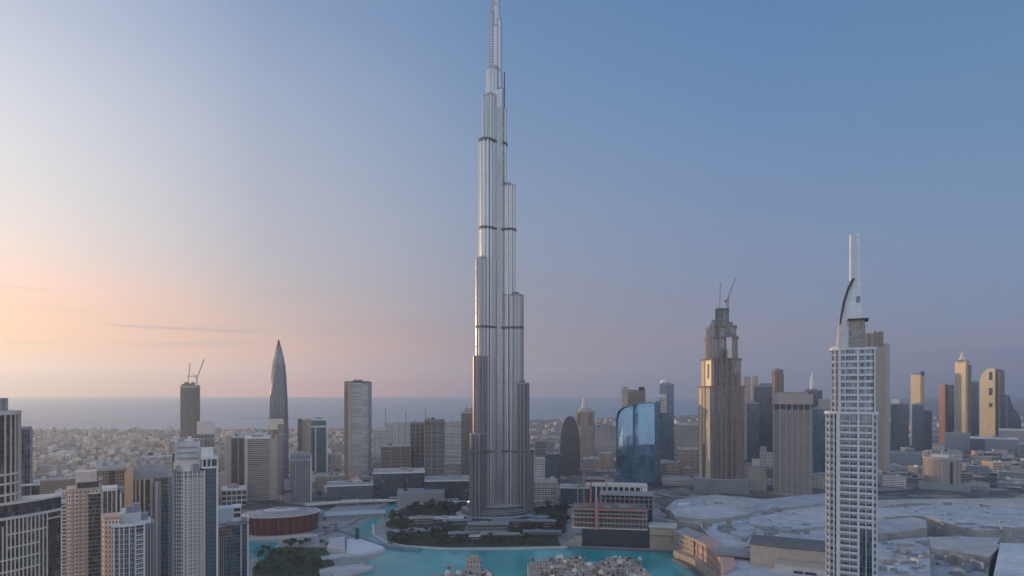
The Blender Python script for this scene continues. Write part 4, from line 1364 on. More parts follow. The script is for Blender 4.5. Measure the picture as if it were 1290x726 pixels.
# broad grey roofed block behind
T = Tower('terraced_block', 'broad block with grey terraced roof and an orange lit column on its corner', 'block', 165, 720)
L, zz = T.lx, T.z
T.part('shaft', MB().prism(rect(L(122), L(156), 0, 40), 0, zz(591)), F_BROWN)
T.part('dark_slot', MB().box(L(137.5), L(144), -.7, 2, zz(613), zz(592)), M['dark'])
T.part('corner_column', MB().prism([(L(156), 1), (L(159), -2), (L(168), -2), (L(168), 30), (L(156), 30)], 0, zz(592)), plain('orange_lit_render', (.58, .36, .22), .6))  # orange light falling on the column is put into its colour
T.part('right_wing', MB().box(L(168), L(190), 1.5, 40, 0, zz(606)), GA2)
for px in (171, 176, 182):
    T.part('orange_pier', MB().box(L(px) - .9, L(px) + .9, .2, 4, 0, zz(603)), M['tan'])
T.part('roof_terrace', MB().prism([(L(120), -1.5), (L(158), -3.6), (L(158), 62), (L(120), 62)], zz(591.5), zz(588), bottom=True), M['roof'])
T.part('roof_wing', MB().prism([(L(158), 4), (L(214), 2), (L(214), 70), (L(158), 62)], zz(606), zz(598), bottom=True), M['grey'])
T.part('roof_step', MB().prism([(L(168), 24), (L(210), 20), (L(206), 70), (L(168), 64)], zz(598), zz(590), bottom=True), M['roof'])
for a, b, d in ((172, 178, 30), (184, 190, 34), (196, 203, 40), (128, 134, 20), (143, 149, 34)):
    T.part('roof_unit', MB().box(L(a), L(b), d, d + 8, zz(598), zz(584)), M['concrete'])

T = Tower('ribbed_tower', 'slim grey tower of upright ribs between the terraced block and tall pale tower', 'tower', 204, 600)
L, zz = T.lx, T.z
T.part('shaft', MB().prism(rect(L(190), L(217), 2, 26), 0, zz(613)), F_SLATE)
for a, b, r0, mt in ((189, 192.5, 606, M['grey']), (194, 203, 608, M['grey']), (196.5, 198.5, 607, M['roofpale']), (212, 216, 600, M['bluegrey']), (216.5, 219, 598, M['roofpale'])):
    T.part('rib', MB().box(L(a), L(b), -.6 if b - a > 5 else -1.6, 8, 0, zz(r0)), mt)
T.part('glass_bay', MB().box(L(203), L(212), .6, 8, 0, zz(612)), M['glassteal'])
T.part('roof_room', MB().box(L(193), L(214), 8, 24, zz(613), zz(603)), M['darkconc'])

T = Tower('tall_apartment_tower', 'tall pale tower with a light window grid front and plain dark blue side', 'tower', 247, 560)
L, zz = T.lx, T.z
front = [(L(219), 3), (L(232), 1), (L(258), 0), (L(258), 24), (L(219), 24)]
T.part('shaft', MB().prism(front, 0, zz(594)), facade('pale_grid_wall', (.46, .455, .45), (.15, .165, .18), 3.5, 2.1, .62, .64, seed=12))
T.part('blue_side', MB().prism([(L(258), -.6), (L(273.4), .8), (L(273.4), 24), (L(258), 24)], 0, zz(591)), facade('blue_panel_wall', (.11, .155, .21), (.09, .13, .18), 3.5, 1.4, .9, .9, glass_m=.35, glass_r=.25, var=.12, blinds=0))
PALEC = plain('pale_stone', (.64, .615, .58), .6)
for px, w in ((219.6, .8), (226, .6), (231.5, 1.0), (236.8, .85), (243, .7), (248.4, .7), (254, .5), (257.6, 1.0)):
    d = 3 - (px - 219) / 13 * 2 if px < 232 else 1 - (px - 232) / 26
    T.part('pilaster', MB().box(L(px) - w / 2, L(px) + w / 2, d - .9, d + 1.5, 0, zz(593)), PALEC if px > 230 else M['bluegrey'])
T.slabs([(L(233), .9), (L(247), .4), (L(247), 2), (L(233), 2)], 1.6, zz(598), 3.5, .3, .8, PALEC, 'balcony_slab')
T.slabs([(L(248.5), .4), (L(257), 0), (L(257), 2), (L(248.5), 2)], 1.6, zz(598), 3.5, .3, .7, PALEC, 'balcony_ledge')
T.part('left_fin', MB().box(L(217.6), L(220.6), 1.2, 20, 0, zz(590)), M['bluegrey'])
T.part('right_frame', MB().box(L(272.4), L(275), -.9, 4, 0, zz(588)), PALEC)
T.part('crown_frame', MB().box(L(254), L(275.4), -1.4, 22, zz(591), zz(588.5)), PALEC)
T.part('crown_window', MB().box(L(256), L(273), -.2, 20, zz(588.5), zz(579)), M['glassdark'])
for px in (255, 260.5, 266, 274):
    T.part('crown_post', MB().box(L(px) - .5, L(px) + .5, -.9, 2, zz(588.5), zz(578)), PALEC)
T.part('crown_roof', MB().box(L(253), L(275), -1.2, 22, zz(579.4), zz(576.6)), PALEC)
T.part('crown_house', MB().box(L(253), L(269), 3, 18, zz(577), zz(566)), M['white'])
T.part('roof_house', MB().box(L(218), L(252), 4, 26, zz(594), zz(582)), PINKW)
T.part('upper_house', MB().box(L(219), L(252), 22, 44, zz(600), zz(559)), M['roofpale'])
for k, (a, b, d, r0, r1) in enumerate(((222, 227, 2, 594, 586), (231, 240, 3, 594, 588), (243, 250, 2.5, 594, 585), (223, 231, 26, 559, 555), (236, 241, 30, 559, 553), (244, 250, 26, 559, 556))):
    T.part('roof_unit', MB().box(L(a), L(b), d, d + 5, zz(r0), zz(r1)), (M['grey'], M['white'], M['bluegrey'])[k % 3])
for r0 in (566, 573, 580):
    T.part('louvre', MB().box(L(222), L(249), 21.6, 22.6, zz(r0) - .7, zz(r0) + .7), M['grey'])
T.part('flue', MB().box(L(217), L(219.4), 4, 8, zz(596), zz(571)), M['dark'])

T = Tower('glass_office_block', 'shorter teal glass block with a pale blue roof box, left of the lawn', 'block', 293, 660)
L, zz = T.lx, T.z
T.part('brown_wing', MB().prism(rect(L(271), L(285), 0, 26), 0, zz(676)), F_GREYV)
T.part('brown_roof', MB().box(L(270), L(292), -.8, 26, zz(676), zz(663)), F_BROWN)
T.part('glass_wing', MB().prism([(L(285), -.8), (L(303.5), 0), (L(303.5), 26), (L(285), 26)], 0, zz(661)), M['glassteal'])
T.part('right_glass', MB().prism([(L(303.5), .4), (L(312), 4), (L(312), 26), (L(303.5), 26)], 0, zz(658)), F_SLATE)
T.part('edge_frame', MB().prism([(L(311.2), 2.6), (L(313.6), 4), (L(313.6), 26), (L(311.2), 26)], 0, zz(655)), M['white'])
T.part('white_rib', MB().box(L(303), L(304.4), -1, 3, 0, zz(659)), M['white'])
T.part('roof_slab', MB().prism([(L(284), -2), (L(304), -1.2), (L(314), 3), (L(314), 28), (L(284), 28)], zz(662), zz(659), bottom=True), M['bluegrey'])
T.part('roof_box', MB().box(L(273), L(295), 10, 30, zz(662), zz(642)), plain('pale_blue_panel', (.42, .50, .56), .6))
T.part('roof_frame', MB().box(L(293), L(304), 9, 24, zz(660), zz(640)), M['white'])
for r0, r1 in ((642.5, 646.5), (649, 654)):
    T.part('roof_window', MB().box(L(294.5), L(303), 8.4, 12, zz(r1), zz(r0)), M['dark'])

# ------------------------------------------------------------------ red theatre
T = Tower('theatre', 'dark red oval theatre with a pale layered roof beside the lawn', 'theatre', 353, 868)
L, zz = T.lx, T.z
rx = (L(406) - L(304)) / 2
RED = facade('red_glass_curtain', (.19, .055, .05), (.13, .048, .045), 26, 1.7, .74, .98, glass_m=.35, glass_r=.25, var=.4, blinds=0)
hull = ellipse(L(355), 36, rx * .93, 34, 56)
flare = ellipse(L(355), 36, rx, 37, 56)
zr = zz(652)
T.part('curtain_wall', MB().prism(hull, 0, zr, top=flare), RED)
T.part('roof_rim', MB().prism(offset(flare, 1.0), zr - .3, zr + .7, bottom=True), M['offwhite'])
f2 = scale_poly(flare, .93)
T.part('roof_tier', MB().prism(f2, zr + .7, zr + 1.7), M['roof'])
f3 = ellipse(L(357), 40, rx * .66, 24, 44)
T.part('roof_tier', MB().prism(f3, zr + 1.7, zr + 3.0, top=scale_poly(f3, .9)), M['concrete'])
T.part('roof_dome', MB().lathe([(rx * .46, zr + 2.8), (rx * .42, zr + 4.0), (rx * .30, zr + 5.2), (rx * .14, zr + 5.9), (0, zr + 6.1)], L(355), 42, 36, sy=.5), M['offwhite'])
T.part('lantern', MB().box(L(346), L(364), 36, 48, zr + 4, zr + 6.6), M['concrete'])
T.part('roof_seam', MB().prism(ellipse(L(350), 22, rx * .3, 5, 20), zr + 1.7, zr + 2.3), M['concrete'])
for k in range(14):
    a = R(190 + k * 12.3)
    x, y = L(355) + rx * .965 * math.cos(a), 36 + 35.2 * math.sin(a)
    T.part('curtain_rib', MB().tube((L(355) + rx * .935 * math.cos(a), 36 + 34.2 * math.sin(a), 0), (L(355) + rx * 1.004 * math.cos(a), 36 + 37.1 * math.sin(a), zr), .35, .35, 4), M['brown'])
T.part('terrace', MB().prism(ellipse(L(355), 34, rx * 1.06, 46, 48), 0, 1.6), PAVE)
T.part('terrace_wall', MB().prism([(L(313), -12), (L(400), -16), (L(400), -13), (L(313), -9)], 0, 3.6, bottom=True), M['offwhite'])

# ------------------------------------------------------------------ waterside plaza
tag(sheet('plaza_deck', [(437, 681), (452, 679.5), (482, 690), (484, 693), (452, 699), (436, 698)], 1.6, plain('white_deck', (.62, .63, .66), .55), True)[0], 'white triangular plaza deck pointing into the lake', 'plaza deck')
bpy.data.objects['plaza_deck']['kind'] = 'thing'
tag(sheet('pale_pavilion_roof', [(415, 683), (434, 680.5), (435, 697), (412, 695)], 5, M['roofpale'], True)[0], 'pale flat pavilion on the plaza left of the white deck', 'pavilion')
bpy.data.objects['pale_pavilion_roof']['kind'] = 'thing'
bpy.data.objects['pale_pavilion_roof'].name = 'pavilion'
for k, (pts, lab) in enumerate([([(404, 702), (484, 690.5), (486, 695), (450, 703), (406, 706)], 'longest grey jetty deck just below the white plaza'), ([(402, 719), (454, 708), (464, 717), (404, 729)], 'grey jetty deck reaching into the lake at the bottom'), ([(425, 704), (452, 703), (456, 711), (427, 715)], 'small cafe terrace block between the grey jetties'), ([(418, 724), (470, 714), (470, 719), (420, 731)], 'lowest grey jetty, running off the bottom edge')]):
    o = sheet('jetty', pts, 1.0 + .5 * k, PAVEPALE if k != 2 else M['concrete'], True)[0]
    tag(o, lab, 'jetty')
    o['kind'] = 'thing'
T = Tower('gate_frame', 'dark slim upright slab standing on the white plaza', 'pylon', 450, 845)
T.part('post', MB().box(T.lx(447.6), T.lx(452.4), 0, 3, 0, 17), M['dark'])
T.part('lintel', MB().prism([(T.lx(424), 6), (T.lx(447), -1), (T.lx(452.6), -1), (T.lx(452.6), 3), (T.lx(424), 10)], 17, 18.6, bottom=True), M['bluegrey'])
T = Tower('long_hall', 'long low hall with a pale blue roof beyond the channel', 'hall', 445, 985)
T.part('wall', MB().box(T.lx(410), T.lx(484), 0, 26, 0, 7), M['grey'])
T.part('roof', MB().box(T.lx(408), T.lx(486), -2, 28, 7, 8.4), plain('pale_blue_roof', (.38, .44, .48), .7))
T.part('end_room', MB().box(T.lx(398), T.lx(408), 2, 22, 0, 12), M['bluegrey'])

# ------------------------------------------------------------------ park island terraces
for name, lab, p0, p1, Y, d, h, mt in [
    ('pavilion', 'longer stone walled pavilion at the centre of the park island', 516, 545, 935, 16, 11, M['concrete']),
    ('pavilion', 'wide pavilion with a pale roof left of the tower podium', 545, 583, 945, 16, 9, M['roofpale']),
    ('pavilion', 'low pavilion with flat grey roof on the lower terrace of the island', 497, 555, 880, 14, 5, M['grey']),
    ('pavilion', 'small grey pavilion on the island shore below the tower', 566, 590, 853, 12, 7, M['bluegrey']),
    ('kiosk', 'tiny pale kiosk at the island shore under the tower', 592, 604, 838, 7, 7, M['roofpale']),
    ('pavilion', 'thin terrace pavilion right of the kiosk by the water', 606, 660, 858, 9, 5, M['grey']),
    ('pavilion', 'flat roofed pavilion at the right end of the island shore', 660, 706, 868, 12, 6, M['bluegrey']),
    ('pavilion', 'long grey terrace building under the tower podium', 590, 640, 905, 14, 9, M['grey']),
    ('pavilion', 'grey terrace building right of the tower podium', 648, 700, 915, 14, 11, M['bluegrey'])]:
    T = Tower(name, lab, name, (p0 + p1) / 2, Y)
    a, b = T.lx(p0), T.lx(p1)
    T.part('wall', MB().box(a, b, 0, d, 0, h), facade('pavilion_wall', (.25, .235, .22), (.08, .09, .10), 4, 3.4, .7, .6) if (p0 == 516) else bpy.data.materials['pavilion_wall'])
    T.part('roof', MB().box(a - 1.5, b + 1.5, -2, d + 1.5, h, h + .9), mt)
    T.part('roof_unit', MB().box(a + (b - a) * .3, a + (b - a) * .5, 3, d - 3, h + .9, h + 2.6), M['concrete'])
for k, (pts, h, mt) in enumerate([([(487, 670), (560, 674), (700, 674), (706, 688), (560, 690), (510, 686.5), (488, 681)], 1.4, SOIL), ([(500, 655), (560, 658), (585, 662), (585, 672), (500, 668), (486, 663)], 2.6, SOIL), ([(520, 637), (600, 640), (610, 650), (515, 652), (500, 645)], 2.2, SOIL), ([(660, 640), (715, 640), (712, 672), (640, 670)], 2.2, SOIL)]):
    sheet('planting_terrain', pts, h, mt, True)

# ------------------------------------------------------------------ unfinished block with red edges
T = Tower('unfinished_block', 'long unfinished block of open floors with red edge boards above a dark base', 'construction block', 768, 812)
L, zz = T.lx, T.z
x0, x1 = L(720), L(816)
T.part('base_wall', MB().prism([(L(733), 0), (x1, -1), (L(852), 4), (L(852), 50), (L(733), 50)], 0, zz(667.5)), M['dark'])
T.part('left_steps', MB().box(L(722), L(733.5), -3, 20, 0, 12), M['concrete'])
T.part('left_steps', MB().box(L(716), L(733), -7, 12, 0, 6), M['concrete'])
REDE = plain('red_edge_board', (.42, .19, .18), .7)
T.part('core', MB().box(x0 + 3, x1 - 3, 8, 44, zz(667), zz(645)), M['darkconc'])
for k, r in enumerate((666.5, 660, 653.5, 648, 643)):
    T.part('floor_slab', MB().box(x0, x1, 0, 46, zz(r) - .4, zz(r) + .7), M['darkconc'] if r < 645 else (M['concrete'] if k % 2 else PINKW))
me = UNIT.mesh('column', M['concrete'])
for i in range(20):
    x = x0 + 1 + (x1 - x0 - 2) * i / 19
    link('column', me, T.e, (x, 2, zz(667)), (0, 0, 0), (.9, .9, zz(643) - zz(667)))
T.part('hoist_tower', MB().box(L(749.5), L(753.5), -2.5, 2, zz(668), zz(628)), REDE)
T.part('edge_board', MB().box(x0 - .3, x1 + .3, -.6, -.1, zz(643) - .6, zz(643) + 1.2), REDE)
T.part('edge_board', MB().box(x0 - .3, x1 + .3, -.5, -.1, zz(653.5) - .3, zz(653.5) + .7), REDE)
for i in range(9):
    px = 724 + i * 9.7
    T.part('formwork_frame', MB().truss((L(px), 6 + i % 3 * 9, zz(643)), (L(px + 7), 6 + i % 3 * 9, zz(643) + 5), 1.8, 4, r=.22), REDE if i % 2 else M['bluegrey'])
for px in (738, 743, 756, 762, 800):
    T.part('red_mast', MB().box(L(px) - .5, L(px) + .5, 12, 13, zz(643), zz(630 + (px % 5))), M['cranered'])
for a, b, d in ((724, 731, 8), (735, 742, 20), (760, 770, 14), (780, 792, 20)):
    T.part('roof_stack', MB().box(L(a), L(b), d, d + 6, zz(642.4), zz(640)), REDE if a < 740 else M['concrete'])
T = Tower('unfinished_block', 'upper unfinished block with three dark open floors behind the red edged one', 'construction block', 790, 905)
L, zz = T.lx, T.z
T.part('core', MB().box(L(758), L(822), 3, 36, 0, zz(628)), M['dark'])
for r in (641, 635, 629, 624.5):
    T.part('floor_slab', MB().box(L(755), L(824), 0, 38, zz(r) - .4, zz(r) + .6), M['bluegrey'] if r > 625 else M['concrete'])
for i in range(12):
    x = L(757 + i * 6)
    T.part('column', MB().box(x - .5, x + .5, .6, 1.6, zz(642), zz(625)), M['concrete'])
T = Tower('colonnade_building', 'low building with a row of white columns below the mirrored glass tower', 'building', 780, 1010)
L, zz = T.lx, T.z
T.part('wall', MB().box(L(742), L(814), 4, 30, 0, zz(613)), M['dark'])
T.part('roof', MB().box(L(738), L(816), 0, 32, zz(614), zz(611.5)), M['offwhite'])
for i in range(11):
    x = L(744 + i * 7)
    T.part('column', MB().box(x - 1.0, x + 1.0, .6, 2.4, 0, zz(614)), M['white'])
T.part('end_wall', MB().box(L(809), L(815.5), .4, 28, 0, zz(614)), M['white'])
for px, Y, r0, r1, lab in [(744.5, 900, 650, 606, 'thin red mast crane left of the hoist tower'), (728, 950, 648, 612, 'thin dark mast crane at the left end of the red edged block'), (764, 1000, 640, 596, 'tall thin grey mast crane above the unfinished floors'), (735.5, 915, 650, 590, 'faint tall mast crane right of the dark arch tower')]:
    T = Tower('tower_crane', lab, 'crane', px, Y)
    mt = M['cranered'] if 'red' in lab and 'mast crane left' in lab else M['crane']
    T.part('mast', MB().truss((0, 0, 0), (0, 0, T.z(r1)), 1.5, 16, r=.3), mt)
    T.part('jib', MB().truss((-9, 0, T.z(r1) - 1.5), (20, 4, T.z(r1) - 1.5), 1.2, 8, r=.22), mt)
for px, Y, r1, lab in [(485.5, 2000, 515, 'left mast crane of the thin row beyond the pale blocks'), (499.5, 2000, 519, 'white mast crane second in the row beyond the pale blocks'), (511, 2000, 518, 'dark mast crane third in the row beyond the pale blocks'), (536, 1900, 516, 'single mast crane above the unfinished grid block')]:
    T = Tower('tower_crane', lab, 'crane', px, Y)
    T.part('mast', MB().truss((0, 0, 0), (0, 0, T.z(r1)), 1.4, 20, r=.24), M['white'] if 'white' in lab else M['darkconc'])
    T.part('jib', MB().truss((0, 0, T.z(r1) - 4), (2.5, 18, T.z(r1) + 1), 1.2, 7, r=.2), M['crane'])

# ------------------------------------------------------------------ mall
mall = thing('shopping_mall', 'huge low mall with overlapping pale roofs at the lower right', 'shopping mall', (wx(1060, 800), 800, 0))
MX, MY = mall.location.x, mall.location.y
MROOF = roofing('mall_roof', (.49, .49, .495), 9.0, .24)
MROOF2 = roofing('mall_roof_grey', (.41, .415, .43), 9.0, .24)
MROOF3 = roofing('mall_roof_sand', (.50, .465, .43), 9.0, .24)


def roofpoly(pts, h, mt, name='roof', base=0.0):
    P = [gp(px, py, h) for px, py in pts]
    P = [(x - MX, y - MY) for x, y in P]
    a = sum(P[i - 1][0] * P[i][1] - P[i][0] * P[i - 1][1] for i in range(len(P)))
    if a < 0:
        P.reverse()
    o = MB().prism(P, base, h, 0, 1).build(name, [M['roof'], mt], mall)
    return o, P


def curve(pts, n=6):
    out = []
    m = len(pts)
    for i in range(m - 1):
        p0, p1, p2, p3 = (Vector(pts[max(i - 1, 0)]), Vector(pts[i]), Vector(pts[i + 1]), Vector(pts[min(i + 2, m - 1)]))
        for j in range(n):
            t = j / n
            out.append(tuple(.5 * ((2 * p1) + (p2 - p0) * t + (2 * p0 - 5 * p1 + 4 * p2 - p3) * t * t + (3 * p1 - p0 - 3 * p2 + p3) * t ** 3)))
    out.append(tuple(pts[-1]))
    return out


roofpoly(curve([(824, 652), (850, 656), (900, 655), (922, 649), (945, 646)]) + [(1048, 632), (1048, 800), (912, 800), (908, 706), (905, 690), (880, 660)], 26, MROOF)
roofpoly(curve([(838, 641), (860, 647), (900, 653), (918, 650), (960, 643), (1045, 634)]) + [(1045, 621), (960, 629), (900, 623), (850, 630)], 29, MROOF2)
roofpoly([(888, 628), (950, 632), (952, 637), (930, 641), (890, 638)], 31, MROOF3)
roofpoly(curve([(845, 643), (880, 637), (920, 640), (948, 645), (920, 651), (890, 654), (850, 650)]), 31.5, MROOF, 'oval_roof')
roofpoly(curve([(945, 652), (1000, 643), (1048, 637)]) + [(1048, 662), (990, 668), (945, 660)], 30, MROOF)
roofpoly([(918, 662), (945, 656), (952, 668), (940, 678), (920, 672)], 28.5, MROOF2)
roofpoly([(945, 677), (1000, 674), (1048, 674), (1048, 690), (960, 684), (935, 690)], 29, MROOF2)
roofpoly([(910, 690), (944, 692), (944, 712), (914, 712)], 24.6, MROOF)
roofpoly(curve([(1104, 640), (1150, 634), (1215, 640), (1290, 650), (1400, 652)]) + [(1400, 628), (1260, 628), (1150, 629), (1104, 630)], 27, MROOF3)
roofpoly(curve([(1104, 653), (1160, 650), (1200, 661), (1240, 668), (1300, 664), (1420, 668)]) + [(1420, 640), (1290, 640), (1180, 636), (1104, 640)], 31, MROOF)
roofpoly([(1104, 672), (1150, 668), (1168, 664), (1166, 655), (1150, 652), (1104, 655)], 33.5, MROOF2)
roofpoly(curve([(1100, 684), (1150, 678), (1200, 676), (1260, 678)]) + [(1246, 700), (1172, 692), (1172, 800), (1100, 800)], 29, MROOF)
roofpoly([(1172, 690), (1248, 700), (1246, 712), (1240, 800), (1172, 800)], 22, MROOF2)
roofpoly([(1170, 676), (1262, 686), (1247, 701), (1173, 690)], 33, MROOF3)
roofpoly([(1260, 684), (1410, 688), (1430, 800), (1236, 800)], 34, roofing('mall_roof_pale', (.58, .595, .62)), 'wedge_roof')
for px, py, w, d, h0, h, mt in [(836, 649, 8, 5, 26, 29, M['bluegrey']), (940, 678, 9, 5, 26, 28.6, M['bluegrey']), (1015, 660, 9, 4, 30, 31.4, M['bluegrey']), (975, 668, 5, 3, 30, 31.2, M['bluegrey']), (1188, 640, 5, 4, 27, 30, M['bluegrey']), (1238, 640, 7, 4, 27, 29.6, M['grey']), (1155, 664, 24, 6, 31, 32.2, M['bluegrey']), (1215, 659, 26, 4, 31, 33, M['bluegrey']), (1246, 663, 20, 4, 31, 33.5, M['bluegrey']), (1266, 664, 10, 5, 31, 34.5, M['grey']), (1255, 672, 14, 3, 31, 32.4, M['bluegrey']), (1288, 677, 8, 4, 34, 36, M['bluegrey']), (1206, 674, 9, 3, 31, 32.6, M['bluegrey']), (1160, 682, 12, 4, 29, 30.6, M['bluegrey']), (1140, 686, 6, 3, 29, 31, M['bluegrey']), (1188, 709, 10, 6, 22, 25, M['grey']), (1136, 720, 9, 5, 29, 31.5, M['grey']), (1205, 720, 12, 6, 22, 25, M['bluegrey']), (1222, 716, 7, 5, 22, 24, M['bluegrey']), (1112, 714, 5, 3, 29, 33, M['bluegrey']), (1121, 713, 6, 3, 29, 34, M['white']), (960, 688, 16, 4, 26, 27.6, M['bluegrey']), (1000, 684, 12, 4, 29, 30.4, M['bluegrey']), (1030, 682, 10, 5, 29, 31, M['bluegrey']), (1180, 644, 12, 3, 27, 28.6, M['grey']), (1290, 640, 16, 5, 27, 30, M['grey']), (905, 633, 14, 4, 31, 33, M['bluegrey']), (862, 634, 16, 3, 29, 31, M['white']), (1175, 700, 14, 5, 22, 26, M['bluegrey'])]:
    x, y = gp(px, py, h)
    MB().box(-w / 2, w / 2, -d / 2, d / 2, h0, h).build('roof_unit', mt, mall, (x - MX, y - MY, 0), random.uniform(-.3, .3))
# small plant scattered over the roofs
rr = random.Random(21)
meshes = [MB().box(-1.6, 1.6, -1.1, 1.1, 0, 1.9).mesh('air_unit', m_) for m_ in (M['grey'], M['bluegrey'], M['offwhite'])]
for i in range(70):
    px, py = rr.choice([(rr.uniform(1106, 1280), rr.uniform(632, 676)), (rr.uniform(925, 1040), rr.uniform(640, 684)), (rr.uniform(1110, 1165), rr.uniform(684, 720))])
    x, y = gp(px, py, 31)
    link('air_unit', rr.choice(meshes), mall, (x - MX, y - MY, 30.5), (0, 0, rr.uniform(-.4, .4)), (rr.uniform(.7, 2.2), rr.uniform(.7, 1.6), rr.uniform(.6, 1.2)))
# ducts, skylight strips and screens on the roofs
rr = random.Random(33)
for i in range(46):
    px, py = rr.choice([(rr.uniform(1108, 1285), rr.uniform(634, 674)), (rr.uniform(930, 1040), rr.uniform(640, 682)), (rr.uniform(1112, 1168), rr.uniform(684, 720)), (rr.uniform(850, 940), rr.uniform(646, 668)), (rr.uniform(1178, 1240), rr.uniform(694, 722))])
    x, y = gp(px, py, 30)
    l, w = rr.uniform(5, 19), rr.uniform(.7, 2.0)
    kind = rr.choice(('duct', 'skylight', 'screen'))
    MB().box(-l / 2, l / 2, -w / 2, w / 2, 22, 30.2 + {'duct': 1.6, 'skylight': 1.1, 'screen': 2.6}[kind] + rr.uniform(0, .6)).build(kind, {'duct': M['steel'], 'skylight': M['bluegrey'], 'screen': M['concrete']}[kind], mall, (x - MX, y - MY, 0), rr.choice((0, .1, -.15, 1.5, 1.7)))
# arcaded front by the water
T = Tower('arcade_front', 'curved sandstone mall front with a pink arched facade above the lake', 'building', 878, 770)
L, zz = T.lx, T.z
SAND = plain('sandstone', (.36, .30, .24), .8, var=.2)
PK = plain('pink_sandstone', (.46, .31, .27), .8, var=.15)


def wallrun(name, pts, z0, z1, th, mat, T=T):
    P = [Vector((*gp(px, py, 0), 0)) for px, py in pts]
    inv = T.e
    c, s = math.cos(T.phi), math.sin(T.phi)
    q = []
    for p in P:
        dx, dy = p.x - T.x, p.y - T.Y
        q.append((dx * c - dy * s, dx * s + dy * c))
    back = [(x + th * .5, y + th) for x, y in q]
    poly = q + back[::-1]
    a = sum(poly[i - 1][0] * poly[i][1] - poly[i][0] * poly[i - 1][1] for i in range(len(poly)))
    if a < 0:
        poly.reverse()
    return T.part(name, MB().prism(poly, z0, z1, bottom=True), mat), q


FA = facade('arcade_wall', (.37, .31, .25), (.13, .11, .10), 5.5, 4.2, .5, .6, glass_r=.5, glass_m=.1)
o, q = wallrun('left_wall', [(850, 699), (856, 702), (874, 710)], 0, 29, 26, FA)
o, q2 = wallrun('pink_front', [(872, 708), (886, 716), (898, 726), (908, 740), (911, 758)], 0, 27, 24, facade('pink_arcade_wall', (.47, .32, .28), (.17, .12, .11), 9, 5.2, .5, .55, glass_r=.5, glass_m=.1))
for (x, y), (x2, y2) in zip(q2, q2[1:]):
    for t in (.0, .5):
        T.part('buttress', MB().box(-1, 1, -1.2, 1.2, 0, 25), PK, loc=(x + (x2 - x) * t, y + (y2 - y) * t, 0))
wallrun('lower_terrace', [(848, 703), (872, 714), (896, 734), (906, 760)], 0, 9, 10, SAND)
wallrun('cornice', [(871, 708.6), (886, 716.6), (898, 726.6), (908.6, 740.4), (912, 759)], 26.4, 28.4, 26, PK)
wallrun('shore_wall', [(846, 706), (870, 718), (893, 740), (900, 765)], 0, 3, 4, M['darkconc'])
T = Tower('pavilion_wing', 'low sandstone wing with a pale flat roof joining the unfinished block to the mall', 'building', 835, 800)
T.part('wall', MB().box(T.lx(818), T.lx(852), 0, 20, 0, 27), SAND)
T.part('roof', MB().box(T.lx(817), T.lx(853), -1.5, 22, 27, 29), M['roofpale'])
T.part('ledge', MB().box(T.lx(818), T.lx(852), -2.5, 3, 18, 19.2), M['tan'])
T = Tower('retail_block', 'plain beige blank walled block at the bottom, left of the spired tower', 'block', 995, 620)
L, zz = T.lx, T.z
T.part('wall', MB().prism([(L(945), 2), (L(980), -2), (L(1060), -2), (L(1060), 40), (L(945), 40)], 0, zz(690)), M['tan'])
T.part('parapet', MB().prism(offset([(L(945), 2), (L(980), -2), (L(1060), -2), (L(1060), 40), (L(945), 40)], .5), zz(691), zz(688.6), bottom=True), M['darkconc'])
T.part('front_wing', MB().prism([(L(976), -12), (L(1060), -16), (L(1060), -3), (L(976), -3)], 0, zz(707)), M['offwhite'])
T.part('front_ledge', MB().prism([(L(975), -13), (L(1060), -17), (L(1060), -3), (L(975), -3)], zz(707), zz(705.4), bottom=True), M['tan'])
for a, b in ((1000, 1011), (1014, 1028)):
    T.part('window', MB().box(L(a), L(b), -16.4, -10, zz(719), zz(714)), M['dark'])
T = Tower('terrace_building', 'grey terraced waterside building with dark window bands below the mall roofs', 'building', 925, 655)
L, zz = T.lx, T.z
T.part('wall', MB().box(L(905), L(945), 0, 30, 0, zz(698)), facade('terrace_bands', (.27, .265, .26), (.08, .09, .10), 5, 30, .98, .5))
for r in (700, 708, 716):
    T.part('terrace_slab', MB().box(L(903), L(945), -2.5, 8, zz(r) - .4, zz(r) + .5), M['concrete'])

